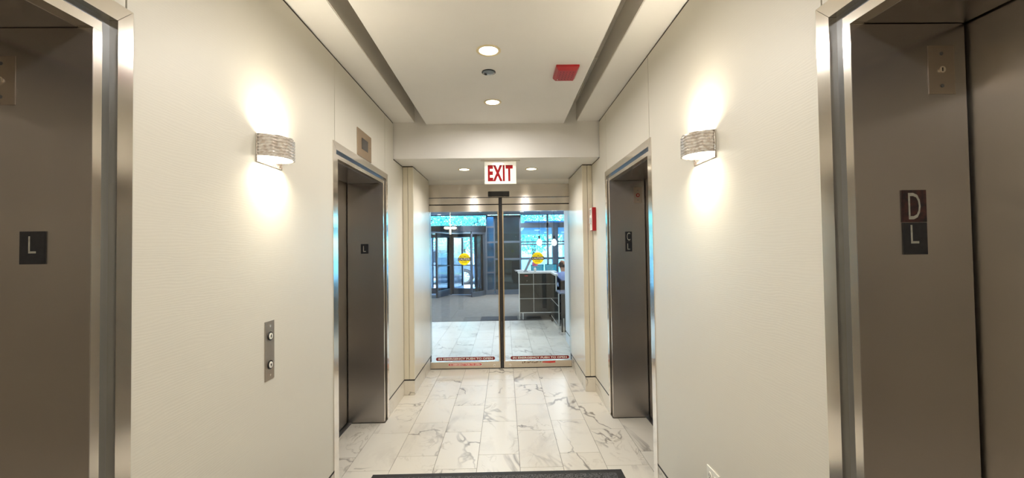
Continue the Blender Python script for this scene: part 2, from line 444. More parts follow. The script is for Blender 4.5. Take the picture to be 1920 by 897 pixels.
# ------------------------------------------------------------------ hall walls: dark backing, cover panels, marble base
def wall_side(side):
    nm = 'wall_left' if side == 'L' else 'wall_right'
    s = 'left' if side == 'L' else 'right'
    n0, n1 = ELEV['near']; f0, f1 = ELEV['far']
    bm = bmesh.new()
    u0, u1 = WX(side, 0.016), WX(side, 0.42)
    for a, b in ((YB, n0), (n1, f0), (f1, YPIL+0.02)): B(bm, u0, u1, a, b, 0, ZC if b < YBEAM else ZV)
    for a, b in ((n0, n1), (f0, f1)): B(bm, u0, u1, a, b, ZCAS, ZC)
    B(bm, u0, u1, f1, YBEAM, ZV, ZC)
    root = tag(obj(nm, bm, 'backing'), 'cream panelled %s wall of the lift hall' % s, 'wall', kind='structure')
    zt, zb, g = ZC-0.014, 0.166, 0.003
    obj('shadow_gap', box(WX(side, 0.004), WX(side, 0.0158), YB, YBEAM-0.001, zt+0.0005, ZC-0.0005), 'backing', root)
    sm0, sm1 = 2.756, 3.912 if side == 'L' else 3.93       # seams over the far lift
    def panel(pts):
        obj('wall_panel', prism(bmesh.new(), pts, 'x', WX(side, 0.0), WX(side, 0.0158)), 'wall_cover', root)
    panel([(YB, zb), (n0, zb), (n0, ZCAS), (n0+0.03, ZCAS), (n0+0.03, zt), (YB, zt)])
    panel([(n0+0.03+2*g, ZCAS), (n1-0.02-g, ZCAS), (n1-0.02-g, zt), (n0+0.03+2*g, zt)])
    panel([(n1, zb), (f0, zb), (f0, ZCAS), (sm0-g, ZCAS), (sm0-g, zt), (n1-0.02+g, zt), (n1-0.02+g, ZCAS), (n1, ZCAS)])
    panel([(sm0+g, ZCAS), (sm1-g, ZCAS), (sm1-g, zt), (sm0+g, zt)])
    panel([(sm1+g, ZCAS), (f1, ZCAS), (f1, zb), (YPIL-0.004, zb), (YPIL-0.004, ZV-0.012), (YBEAM-0.012, ZV-0.012), (YBEAM-0.012, zt), (sm1+g, zt)])
    obj('shadow_gap', box(WX(side, 0.003), WX(side, 0.0158), YBEAM-0.0115, YBEAM-0.0008, ZV-0.0115, zt), 'backing', root)
    obj('shadow_gap', box(WX(side, 0.003), WX(side, 0.0158), YBEAM-0.0007, YPIL-0.004, ZV-0.0115, ZV-0.0005), 'backing', root)
    base = tag(obj('baseboard_'+s, boxes(*[(WX(side, 0.008), WX(side, 0.0155), a, b, 0, 0.152) for a, b in ((YB, n0), (n1, f0), (f1, YPIL-0.001))]), 'backing'),
               'white marble skirting along the %s wall' % s, 'baseboard', kind='structure')
    for a, b in ((YB, n0), (n1, f0), (f1, YPIL-0.001)):
        obj('reveal_strip', box(WX(side, -0.0005), WX(side, 0.0155), a, b, 0.1522, 0.1655), 'black_rubber', base)
        y = a
        while y < b-0.01:
            e = min(y+0.61, b)
            obj('base_tile', box(WX(side, -0.001), WX(side, 0.0078), y+0.001, e-0.001, 0.001, 0.152), 'marble_base', base); y = e
    return root
wall_side('L'); wall_side('R')

# end wall of the hall behind the viewer
tag(obj('wall_back', box(XL-0.42, XR+0.42, YB-0.12, YB, 0, ZS), 'wall_cover'), 'cream end wall of the lift hall behind the viewer', 'wall', kind='structure')

# vestibule side walls with the stepped pilaster faces
def vestibule(side):
    s = 'left' if side == 'L' else 'right'
    pf = PL if side == 'L' else PR; d = -1 if side == 'L' else 1
    wf = XL if side == 'L' else XR
    root = tag(obj('wall_vestibule_'+s, box(pf+d*0.016, wf+d*0.42, YPIL+0.021, 5.7, 0, ZV), 'backing'),
               'narrow %s side wall beside the glass sliding doors' % s, 'wall', kind='structure')
    zt, zb = ZV-0.012, 0.166
    mid = (pf+wf)/2
    obj('wall_panel', box(wf-d*0.001, mid-d*0.0-(-d)*0.002, YPIL, YPIL+0.018, zb, zt), 'cream_trim', root)
    obj('wall_panel', box(mid-d*0.002, pf+d*0.0, YPIL, YPIL+0.018, zb, zt), 'cream_trim', root)
    obj('wall_panel', box(pf, pf+d*0.0155, YPIL+0.0195, YDOOR+0.16, zb, zt), 'wall_gloss', root)
    obj('shadow_gap', prism(bmesh.new(), [(wf, YPIL+0.003), (pf+d*0.003, YPIL+0.003), (pf+d*0.003, YDOOR-0.003), (pf+d*0.0155, YDOOR-0.003), (pf+d*0.0155, YPIL+0.0178), (wf, YPIL+0.0178)], 'z', zt+0.0003, ZV-0.0003), 'backing', root)
    base = tag(obj('baseboard_vestibule_'+s, box(pf+d*0.008, pf+d*0.0155, YPIL+0.02, YDOOR+0.16, 0, 0.152), 'backing'),
               'marble skirting of the %s pilaster beside the sliding doors' % s, 'baseboard', kind='structure')
    obj('base_tile', box(wf-d*0.001, pf-d*0.001, YPIL-0.001, YPIL+0.018, 0.001, 0.152), 'marble_base', base)
    obj('reveal_strip', prism(bmesh.new(), [(wf, YPIL-0.0006), (pf-d*0.0006, YPIL-0.0006), (pf-d*0.0006, YDOOR-0.003), (pf+d*0.0155, YDOOR-0.003), (pf+d*0.0155, YPIL+0.017), (wf, YPIL+0.017)], 'z', 0.1522, 0.1655), 'black_rubber', base)
    for a, b in ((YPIL+0.0185, 5.1), (5.102, YDOOR-0.003)):
        obj('base_tile', box(pf-d*0.001, pf+d*0.0078, a, b, 0.001, 0.152), 'marble_base', base)
vestibule('L'); vestibule('R')

# ------------------------------------------------------------------ ceiling
SL0, SL1 = -0.885, -0.763      # left slot
SR0, SR1 = 0.603, 0.737        # right slot
ceil = tag(obj('ceiling', box(XL-0.42, XR+0.42, YB-0.12, YBEAM, ZS, ZS+0.1), 'slot_paint'), 'white stepped ceiling of the lift hall with two long slots', 'ceiling', kind='structure')
obj('ceiling_soffit', box(XL-0.42, SL0, YB, YBEAM, ZC, ZS), 'ceiling_paint', ceil)
obj('ceiling_soffit', box(SR1, XR+0.42, YB, YBEAM, ZC, ZS), 'ceiling_paint', ceil)
obj('ceiling_panel', box(SL1, SR0, YB, YBEAM-0.002, ZP, ZP+0.02), 'ceiling_paint', ceil)
obj('slot_lining', box(SL0, SL0+0.004, YB, YBEAM, ZC+0.003, ZS), 'slot_paint', ceil)
obj('slot_lining', box(SR1-0.004, SR1, YB, YBEAM, ZC+0.003, ZS), 'slot_paint', ceil)
obj('bulkhead', box(XL-0.42, XR+0.42, YBEAM, 5.62, ZV, ZS+0.1), 'ceiling_paint', ceil)
t = thing('air_diffuser', 'slim white linear air diffuser inside the right ceiling slot', 'vent', (0.71, 3.6, ZS))
obj('diffuser_frame', boxes((0.655, 0.662, 3.2, 4.0, ZS-0.012, ZS), (0.722, 0.729, 3.2, 4.0, ZS-0.012, ZS), (0.662, 0.722, 3.2, 3.207, ZS-0.012, ZS), (0.662, 0.722, 3.993, 4.0, ZS-0.012, ZS)), 'white_plastic', t)
for k in range(3): obj('diffuser_blade', box(0.672+k*0.016, 0.679+k*0.016, 3.207, 3.993, ZS-0.010, ZS-0.001), 'white_plastic', t)

# ------------------------------------------------------------------ lift entrances
def lift(n, side, which, label):
    y0, y1 = ELEV[which]
    root = struct_root('door_%d' % n, label, 'elevator door', (WX(side, 0), (y0+y1)/2, 0))
    U = lambda u: WX(side, u)
    def P(name, pts, ua, ub, m): return obj(name, prism(bmesh.new(), pts, 'x', U(ua), U(ub)), m, root)
    w = 0.05
    P('casing', [(y0, 0), (y0, ZCAS), (y0+w, ZCAS-w), (y0+w, 0)], -0.004, 0.02, 'steel_casing')
    P('casing', [(y1, 0), (y1, ZCAS), (y1-w, ZCAS-w), (y1-w, 0)], -0.004, 0.02, 'steel_casing')
    P('casing_head', [(y0+0.0016, ZCAS), (y1-0.0016, ZCAS), (y1-w-0.0016, ZCAS-w), (y0+w+0.0016, ZCAS-w)], -0.004, 0.02, 'steel_casing')
    a, b = 0.083, 0.11
    zr, zi = ZCAS-0.072, ZOPEN
    P('frame_reveal', [(y0+w, 0), (y0+w, ZCAS-w), (y0+a, zr), (y0+a, 0)], 0.02, 0.05, 'steel_dark')
    P('frame_reveal', [(y1-w, 0), (y1-w, ZCAS-w), (y1-a, zr), (y1-a, 0)], 0.02, 0.05, 'steel_dark')
    P('frame_reveal', [(y0+w, ZCAS-w), (y1-w, ZCAS-w), (y1-a, zr), (y0+a, zr)], 0.02, 0.05, 'steel_dark')
    # inner strip, its face turned a little towards the opening
    def strip(ya, yb):
        yb += 0.0015 if ya > yb else -0.0015
        obj('frame_strip', box(U(0.009), U(0.05), min(ya, yb), max(ya, yb), 0, zi), 'steel_bright', root)
    strip(y0+a, y0+b); strip(y1-a, y1-b)
    obj('frame_strip', boxes((U(0.010), U(0.05), y0+a, y1-a, zi+0.001, zr)), 'steel_bright', root)
    for ya, yb in ((y0+b-0.0013, y0+b), (y1-b, y1-b+0.0013)):
        obj('jamb_panel', box(U(0.0092), U(DEEP), ya, yb, 0.003, ZOPEN-0.002), 'steel_jamb', root)
    obj('head_panel', box(U(0.0502), U(DEEP), y0+0.10, y1-0.10, ZOPEN, ZOPEN+0.03), 'steel_jamb', root)
    mid = (y0+y1)/2
    for ya, yb in ((y0+0.07, mid-0.002), (mid+0.002, y1-0.07)):
        obj('door_panel', box(U(DEEP+0.009), U(DEEP+0.04), ya, yb, 0.012, ZOPEN+0.04), 'steel_door', root)
    obj('door_sill', box(U(DEEP-0.03), U(DEEP+0.06), y0+b, y1-b, 0.0, 0.005), 'steel_dark', root)
    obj('shaft_back', box(U(DEEP+0.05), U(DEEP+0.08), y0, y1, 0.0, ZOPEN+0.1), 'gap_black', root)
    return root
lift(1, 'L', 'near', 'brushed steel elevator door at the left edge with L plate')
lift(2, 'L', 'far', 'brushed steel elevator door down the left wall under the bronze indicator')
lift(3, 'R', 'near', 'brushed steel elevator door at the right edge with D L plates')
lift(4, 'R', 'far', 'brushed steel elevator door down the right wall with C L plates')

def plate(label, ch, xa, xb, y, za, zb, m='sign_black', lh=0.6, lw=0.42, dx=0.0, dz=0.0):
    t = thing('floor_sign', label, 'sign', ((xa+xb)/2, y, za), 'elevator floor plates')
    obj('plate', box(xa, xb, y-0.003, y, za, zb), m, t)
    lettering(ch, (zb-za)*lh, 'sign_white', t, ((xa+xb)/2+dx, y-0.0035, (za+zb)/2+dz), width=(xb-xa)*lw, bold=-0.004)
YN = 1.26-0.11; YF = 3.985-0.11
plate('black plate with white letter L on the near left elevator jamb', 'L', -1.282, -1.215, YN, 1.520, 1.607, lw=0.30, lh=0.52, dz=0.008)
plate('worn dark plate with large letter D on the near right elevator jamb', 'D', 1.090, 1.158, YN, 1.6015, 1.690, 'sign_worn', lh=0.82, lw=0.5)
plate('black plate with small letter L under the D plate', 'L', 1.091, 1.1575, YN, 1.513, 1.6005, lh=0.58, lw=0.34, dx=-0.002, dz=0.012)
plate('black plate with letter L on the far left elevator jamb', 'L', -1.301, -1.234, YF, 1.517, 1.605, lw=0.36, lh=0.6)
plate('black plate with letter C on the far right elevator jamb', 'C', 1.101, 1.162, YF, 1.596, 1.686, lw=0.5, lh=0.8)
plate('black plate with letter L under the C plate', 'L', 1.101, 1.162, YF, 1.505, 1.595, lw=0.4, lh=0.62)

def keyplate(label, xc, y, z0, z1, red=False, w=0.075):
    t = thing('key_switch', label, 'key switch', (xc, y, z0), 'elevator key switches')
    obj('plate', box(xc-w/2, xc+w/2, y-0.002, y, z0, z1, 0.0007), 'plate_steel', t)
    zm = (z0+z1)/2
    if red: obj('key_ring', cyl(bmesh.new(), (xc, y-0.004, zm), (xc, y-0.0021, zm), 0.017), 'red_plastic', t)
    obj('key_barrel', cyl(bmesh.new(), (xc, y-0.005, zm), (xc, y-0.0021, zm), 0.009), 'steel_bright', t)
    obj('keyhole', box(xc-0.0012, xc+0.0012, y-0.0056, y-0.0051, zm-0.005, zm+0.005), 'gap_black', t)
    for z in (zm-0.045, zm+0.045): obj('screw', cyl(bmesh.new(), (xc, y-0.003, z), (xc, y-0.0021, z), 0.005, seg=10), 'steel_dark', t)
keyplate('steel key switch plate high on the near right elevator jamb', 1.2155, YN, 1.956, 2.091)
keyplate('steel key switch plate cut by the left edge of the photo', -1.337, YN, 1.946, 2.078)
keyplate('key switch plate with red ring on the far right elevator jamb', 1.2245, YF, 1.947, 2.091, True)

# ------------------------------------------------------------------ wall fittings
def sconce(side, label):
    d = 1 if side == 'L' else -1; wf = XL if side == 'L' else XR
    ya, yb = (1.883, 2.098) if side == 'L' else (1.888, 2.105)
    yc = (ya+yb)/2; hw = (yb-ya)/2; dep = 0.098
    zb, zt = 1.972, 2.07
    t = thing('wall_sconce', label, 'wall lamp', (wf, yc, zb-0.03), 'wall sconces')
    obj('back_plate', box(wf, wf+d*0.006, ya, yb, zb-0.028, zt, 0.001), 'shade_metal', t)
    # ribbed half-oval shade
    bm = bmesh.new(); nt_, nz = 72, 40; rows = []
    for thick in (0, 1):
        rr = []
        for j in range(nz+1):
            v = j/nz; z = zb + (zt-zb)*v; row = []
            for i in range(nt_+1):
                a = PI*i/nt_
                ph = v*7*2*PI + 0.9*math.sin(9*a) + 0.6*math.sin(17*a+1.3)
                rip = 0.0040*math.sin(ph) if thick == 0 else -0.004
                ca, sa = -math.cos(a), math.sin(a)
                row.append(bm.verts.new((wf + d*(0.006 + (dep+rip)*sa), yc + (hw-0.004+rip)*ca, z)))
            rr.append(row)
        rows.append(rr)
    for k, rr in enumerate(rows):
        for j in range(nz):
            for i in range(nt_): bm.faces.new((rr[j][i], rr[j][i+1], rr[j+1][i+1], rr[j+1][i]))
    o_, i_ = rows
    for i in range(nt_):
        bm.faces.new((o_[0][i], i_[0][i], i_[0][i+1], o_[0][i+1])); bm.faces.new((o_[nz][i], o_[nz][i+1], i_[nz][i+1], i_[nz][i]))
    for j in range(nz):
        for e in (0, nt_): bm.faces.new((o_[j][e], o_[j+1][e], i_[j+1][e], i_[j][e]))
    obj('shade', bm, 'shade_glass', t, smooth=True)
    # bright lens inside, a little above the lower rim, and its twin under the upper rim
    for z0_, z1_ in ((zb+0.004, zb+0.008), (zt-0.022, zt-0.018)):
        pts = [(wf+d*(0.007+(dep-0.010)*math.sin(PI*i/24)), yc-(hw-0.014)*math.cos(PI*i/24)) for i in range(25)]
        obj('lens', prism(bmesh.new(), pts, 'z', z0_, z1_), 'lens_warm', t)
    for z, rx, nm, pw in ((zb-0.002, 0.0, 'down', 0.6), (zt-0.012, PI, 'up', 0.62)):
        ld = bpy.data.lights.new('sconce_'+nm, 'AREA'); ld.shape = 'RECTANGLE'; ld.size = 0.06; ld.size_y = 0.15; ld.spread = math.radians(158 if nm == 'up' else 140)
        ld.energy = SCONCE_W*pw; ld.color = (1.0, 0.89, 0.70)
        lo = bpy.data.objects.new('lamp_light', ld); C.objects.link(lo); lo.parent = t
        lo.location = Vector((wf+d*0.048, yc, z)) - t.location; lo.rotation_euler = (rx, 0, 0)
    return t
sconce('L', 'ribbed glass half-round wall lamp on the left wall above the call buttons')
sconce('R', 'ribbed glass half-round wall lamp on the right wall')

t = thing('call_panel', 'steel elevator call button panel on the left wall', 'call panel', (XL, 1.99, 0.957))
obj('plate', box(XL, XL+0.003, 1.951, 2.028, 0.957, 1.226, 0.0008), 'plate_steel', t)
for z, nm in ((1.157, 'up'), (1.026, 'down')):
    ring = obj('button_ring', cyl(bmesh.new(), (XL+0.0031, 1.99, z), (XL+0.007, 1.99, z), 0.020, seg=24), 'black_gloss', t)
    bt = obj('button', cyl(bmesh.new(), (XL+0.0071, 1.99, z), (XL+0.009, 1.99, z), 0.0145, seg=24), 'white_plastic', t)
    s = 1 if nm == 'up' else -1
    obj('arrow', prism(bmesh.new(), [(1.99-0.006, z-s*0.003), (1.99+0.006, z-s*0.003), (1.99, z+s*0.010)] if s > 0 else [(1.99-0.006, z+0.003), (1.99, z-0.010), (1.99+0.006, z+0.003)], 'x', XL+0.0091, XL+0.0097), 'gap_black', bt)
    obj('arrow_stem', box(XL+0.0091, XL+0.0096, 1.988, 1.992, z-0.008, z+0.006), 'gap_black', bt)
for z in (0.980, 1.203): obj('screw', cyl(bmesh.new(), (XL+0.0031, 1.99, z), (XL+0.0055, 1.99, z), 0.0055, seg=12), 'steel_bright', t)

t = thing('floor_indicator', 'square bronze indicator plate above the far left elevator', 'indicator', (XL, 3.33, 2.262))
obj('plate', box(XL, XL+0.006, 3.17, 3.497, 2.262, 2.468, 0.001), 'bronze_plate', t)
obj('screen', box(XL+0.0061, XL+0.0075, 3.262, 3.405, 2.326, 2.412), 'screen_dark', t)
obj('screw', cyl(bmesh.new(), (XL+0.0061, 3.465, 2.375), (XL+0.0085, 3.465, 2.375), 0.006, seg=10), 'bronze_plate', t)

t = thing('wall_outlet', 'white electrical outlet low on the right wall', 'outlet', (XR, 1.986, 0.39))
obj('plate', box(XR-0.006, XR, 1.928, 2.043, 0.388, 0.503, 0.002), 'white_plastic', t)
for yy in (1.963, 2.009):
    for zz in (0.418, 0.466):
        f = obj('receptacle', cyl(bmesh.new(), (XR-0.009, yy, zz), (XR-0.0061, yy, zz), 0.017, seg=20), 'white_plastic', t)
        obj('slot', boxes((XR-0.0096, XR-0.0091, yy-0.007, yy-0.005, zz-0.003, zz+0.007), (XR-0.0096, XR-0.0091, yy+0.005, yy+0.007, zz-0.003, zz+0.007), (XR-0.0096, XR-0.0091, yy-0.002, yy+0.002, zz-0.012, zz-0.008)), 'gap_black', f)

t = thing('fire_alarm', 'red fire alarm strobe on the right wall by the pilaster', 'fire alarm', (XR, 4.46, 1.72))
obj('body', box(XR-0.040, XR, 4.42, 4.53, 1.722, 1.966, 0.003), 'red_plastic', t)
obj('face_plate', box(XR-0.046, XR-0.0402, 4.423, 4.527, 1.726, 1.962, 0.002), 'white_plastic', t)
obj('strobe_lens', box(XR-0.058, XR-0.0461, 4.45, 4.50, 1.80, 1.86, 0.004), 'headlight', t)
for k in range(5): obj('sound_slot', box(XR-0.0466, XR-0.0461, 4.437, 4.513, 1.89+k*0.012, 1.895+k*0.012), 'red_dark', t)

# ------------------------------------------------------------------ ceiling fittings
def downlight(x, y, z, r, label, group, watts, col, lens='lens_warm', name='downlight', spread=172):
    t = thing(name, label, 'ceiling light', (x, y, z), group)
    bm = bmesh.new(); lathe(bm, [(r, z), (r, z-0.004), (r*0.80, z-0.005), (r*0.74, z-0.001)], x, y, 32)
    obj('trim_ring', bm, 'lamp_trim', t, smooth=False)
    bm = bmesh.new(); lathe(bm, [(0, z-0.0022), (r*0.76, z-0.0022), (r*0.76, z-0.0006), (0, z-0.0006)], x, y, 32)
    obj('lens', bm, lens, t)
    ld = bpy.data.lights.new('downlight', 'AREA'); ld.shape = 'DISK'; ld.size = r*1.4; ld.spread = math.radians(spread); ld.energy = watts; ld.color = col
    lo = bpy.data.objects.new('lamp_light', ld); C.objects.link(lo); lo.parent = t; lo.location = (0, 0, -0.007)
    return t
WARM = (1.0, 0.955, 0.90)
GH = 'recessed lights in the hall ceiling'
downlight(-0.086, 2.645, ZP, 0.077, 'larger round recessed downlight in front of the grey camera dome', GH, HALL_W*1.08, WARM)
downlight(-0.088, 3.585, ZP, 0.074, 'round recessed downlight between the camera dome and the bulkhead', GH, HALL_W*0.78, WARM)
for yy in (1.3, -0.1, -1.5, -2.9): downlight(-0.086, yy, ZP, 0.077, 'round recessed hall downlight nearer than the photo shows', GH, HALL_W*0.85, WARM)
downlight(-0.447, 4.81, ZV, 0.072, 'small recessed downlight left of the exit sign', 'recessed lights over the sliding doors', HALL_W*0.6, WARM, spread=150)
downlight(0.313, 4.82, ZV, 0.072, 'small recessed downlight right of the exit sign', 'recessed lights over the sliding doors', HALL_W*0.6, WARM, spread=150)

t = thing('security_camera', 'small grey round camera dome on the ceiling between downlights', 'camera', (-0.097, 2.97, ZP))
bm = bmesh.new(); lathe(bm, [(0.049, ZP), (0.049, ZP-0.005), (0.042, ZP-0.006)], -0.097, 2.97, 28); obj('bezel', bm, 'black_gloss', t)
bm = bmesh.new(); lathe(bm, [(0.0425, ZP-0.001), (0.040, ZP-0.007), (0.03, ZP-0.014), (0.016, ZP-0.018), (0, ZP-0.0195)], -0.097, 2.97, 28); obj('dome', bm, 'dome_grey', t, smooth=True)
obj('camera_lens', cyl(bmesh.new(), (-0.118, 2.965, ZP-0.0135), (-0.120, 2.964, ZP-0.021), 0.010, seg=14), 'gap_black', t)

t = thing('alarm_speaker', 'red square fire alarm speaker on the ceiling', 'fire alarm', (0.45, 2.96, ZP))
bm = bmesh.new()
x0, x1, y0_, y1_ = 0.366, 0.524, 2.858, 3.07
def ring(bm, i, z): return [bm.verts.new(p) for p in ((x0+i, y0_+i, z), (x1-i, y0_+i, z), (x1-i, y1_-i, z), (x0+i, y1_-i, z))]
rs = [ring(bm, 0, ZP), ring(bm, 0, ZP-0.012), ring(bm, 0.016, ZP-0.034)]
for a, b in zip(rs, rs[1:]):
    for i in range(4): bm.faces.new((a[i], a[(i+1) % 4], b[(i+1) % 4], b[i]))
bm.faces.new(rs[0]); bm.faces.new(rs[2])
obj('body', bm, 'red_plastic', t)
for i in range(5):
    for j in range(5):
        xx, yy = x0+0.035+i*0.022, y0_+0.045+j*0.030
        obj('sound_hole', cyl(bmesh.new(), (xx, yy, ZP-0.0341), (xx, yy, ZP-0.0352), 0.004, seg=8), 'red_dark', t)
obj('status_light', cyl(bmesh.new(), (x0+0.028, y0_+0.17, ZP-0.0341), (x0+0.028, y0_+0.17, ZP-0.037), 0.004, seg=8), 'white_plastic', t)

# exit sign hung under the bulkhead
YX = 4.345
t = thing('exit_sign', 'hanging exit sign with red letters above the sliding doors', 'exit sign', (-0.035, YX, 2.21))
obj('ceiling_canopy', box(-0.235, 0.165, YX-0.03, YX+0.03, ZV-0.014, ZV, 0.002), 'white_plastic', t)
obj('sign_panel', box(-0.197, 0.126, YX-0.009, YX+0.009, 2.208, ZV-0.014, 0.002), 'sign_face', t)
lettering('EXIT', 0.165, 'exit_red', t, (-0.036, YX-0.0096, 2.318), width=0.255, bold=0.042, spacing=1.14)

# ------------------------------------------------------------------ automatic sliding doors
hd = tag(obj('trim_1', box(PL+0.001, PR-0.001, YDOOR, YDOOR+0.09, 2.212, 2.386), 'steel_header'), 'brushed steel header box over the glass sliding doors', 'door header', kind='structure')
obj('header_seam', box(PL+0.001, PR-0.001, YDOOR-0.002, YDOOR-0.0002, 2.212, 2.218), 'gap_black', hd)
obj('header_band', box(PL+0.001, PR-0.001, YDOOR+0.012, YDOOR+0.088, 2.3865, ZV-0.0005), 'ceiling_paint', hd)
t = thing('motion_sensor', 'black motion sensor bar on the steel door header', 'sensor', (-0.07, YDOOR, 2.224))
obj('housing', box(-0.209, 0.067, YDOOR-0.045, YDOOR-0.0002, 2.224, 2.289, 0.006), 'black_gloss', t)
obj('window', box(-0.02, 0.05, YDOOR-0.0465, YDOOR-0.0451, 2.248, 2.262), 'screen_dark', t)
def leaf(n, xa, xb, meet, label):
    root = struct_root('door_%d' % n, label, 'sliding door', ((xa+xb)/2, YDOOR+0.02, 0))
    ya, yb = YDOOR+0.004, YDOOR+0.044
    ra, rb = (xa, xb-0.010) if meet == 'right' else (xa+0.010, xb)
    obj('top_rail', box(ra, rb, ya, yb, 2.034, 2.118), 'steel_header', root)
    obj('top_cover', box(ra, rb, ya, yb, 2.131, 2.2105), 'steel_header', root)
    obj('cover_gap', box(ra, rb, ya+0.012, yb-0.004, 2.118, 2.131), 'gap_black', root)
    obj('bottom_rail', box(ra, rb, ya, yb, 0.012, 0.094), 'steel_rail', root)
    obj('bottom_sweep', box(xa, xb, ya+0.012, yb-0.006, 0.001, 0.012), 'black_rubber', root)
    s = 1 if meet == 'right' else -1
    xm = xb if meet == 'right' else xa
    obj('meeting_stile', box(xm-s*0.038, xm-s*0.022, ya, yb, 0.0945, 2.0335), 'bronze_stile', root)
    obj('rubber_seal', box(xm-s*0.0218, xm, ya-0.001, yb-0.002, 0.012, 2.2105), 'black_rubber', root)
    xo = xa if meet == 'right' else xb
    gx0, gx1 = (xo, xm-0.0385) if meet == 'right' else (xm+0.0385, xo)
    obj('glass_pane', box(gx0, gx1, ya+0.017, ya+0.023, 0.0945, 2.0335), 'door_glass', root)
    zl = 0.045; xlk = xm-s*0.10
    lk = obj('lock_cylinder', cyl(bmesh.new(), (xlk, ya-0.004, zl), (xlk, ya, zl), 0.016, seg=18), 'steel_bright', root)
    obj('keyhole', box(xlk-0.0015, xlk+0.0015, ya-0.005, ya-0.0041, zl-0.007, zl+0.007), 'gap_black', lk)
    return root
XM = -0.0525
leaf(5, PL+0.002, XM-0.0005, 'right', 'left glass sliding door leaf with steel rails')
leaf(6, XM+0.0005, PR-0.002, 'left', 'right glass sliding door leaf with steel rails')

YG = YDOOR+0.004+0.017
def caution(xc, zc, label):
    t = thing('caution_sticker', label, 'sticker', (xc, YG, zc-0.07), 'yellow caution stickers')
    r = 0.078
    obj('disc', cyl(bmesh.new(), (xc, YG-0.0016, zc), (xc, YG-0.0006, zc), r, seg=40), 'sticker_yellow', t)
    obj('band', box(xc-0.083, xc+0.083, YG-0.0024, YG-0.0018, zc-0.020, zc+0.020), 'sticker_black', t)
    lettering('CAUTION', 0.026, 'sticker_white', t, (xc, YG-0.0028, zc), width=0.145, bold=0.012)
    lettering('AUTOMATIC', 0.017, 'sticker_black', t, (xc, YG-0.0022, zc+0.036), width=0.115, bold=0.006)
    lettering('DOOR', 0.017, 'sticker_black', t, (xc, YG-0.0022, zc-0.038), width=0.065, bold=0.006)
caution(-0.528, 1.417, 'round yellow caution sticker on the left glass door')
caution(0.427, 1.417, 'round yellow caution sticker on the right glass door')
def pill(name, xa, xb, za, zb, y, m, label, txt, tw, th, border=None):
    t = thing(name, label, 'sticker', ((xa+xb)/2, y, za), 'emergency push stickers')
    def stad(x0, x1, z0, z1, yy, mm, nm):
        r = (z1-z0)/2; pts = []
        for i in range(13): a = PI/2 + PI*i/12; pts.append((x0+r+r*math.cos(a), (z0+z1)/2+r*math.sin(a)))
        for i in range(13): a = -PI/2 + PI*i/12; pts.append((x1-r+r*math.cos(a), (z0+z1)/2+r*math.sin(a)))
        return obj(nm, prism(bmesh.new(), pts, 'y', yy-0.0006, yy), mm, t)
    if border: stad(xa-0.006, xb+0.006, za-0.006, zb+0.006, y-0.0004, border, 'border')
    stad(xa, xb, za, zb, y-0.0012, m, 'backing')
    lettering(txt, th, 'sticker_white', t, ((xa+xb)/2, y-0.0022, (za+zb)/2), width=tw, bold=0.03)
PUSH = 'IN EMERGENCY PUSH TO OPEN'
pill('push_sticker', -0.908, -0.146, 0.108, 0.152, YG, 'sticker_red', 'long dark red push to open sticker on the left glass door', PUSH, 0.70, 0.024)
pill('push_sticker', 0.056, 0.814, 0.108, 0.152, YG, 'sticker_red', 'long dark red push to open sticker on the right glass door', PUSH, 0.70, 0.024)
pill('push_sticker', -0.745, -0.320, 0.045, 0.074, YDOOR+0.004, 'sticker_red_bright', 'small bright red push to open sticker on the left bottom rail', PUSH, 0.39, 0.018, 'sticker_white')
t = thing('torn_sticker', 'torn remains of a sticker on the right bottom rail', 'sticker', (0.42, YDOOR, 0.066))
pts = [(0.20, 0.060), (0.21, 0.088), (0.40, 0.086), (0.45, 0.082), (0.46, 0.068), (0.40, 0.064), (0.30, 0.066)]
obj('residue', prism(bmesh.new(), pts, 'y', YDOOR+0.0026, YDOOR+0.0036), 'sticker_residue', t)
pts = [(0.46, 0.070), (0.47, 0.082), (0.55, 0.084), (0.632, 0.087), (0.634, 0.066), (0.56, 0.062)]
obj('red_remnant', prism(bmesh.new(), pts, 'y', YDOOR+0.0024, YDOOR+0.0036), 'sticker_red_bright', t)

# door mat at the viewer's end of the hall
t = thing('door_mat', 'dark grey ribbed mat with black rubber edge at the bottom', 'mat', (-0.07, 2.2, 0))
bm = bmesh.new(); MX0, MX1, MY0, MY1 = -0.925, 0.785, 1.35, 2.975
for q in ((MX0, MX1, MY1-0.05, MY1), (MX0, MX1, MY0, MY0+0.05), (MX0, MX0+0.05, MY0+0.05, MY1-0.05), (MX1-0.05, MX1, MY0+0.05, MY1-0.05)): B(bm, *q, 0.0005, 0.006)
obj('rubber_edge', bm, 'mat_rubber', t)
obj('pile', box(MX0+0.05, MX1-0.05, MY0+0.05, MY1-0.05, 0.0005, 0.010), 'mat_pile', t)

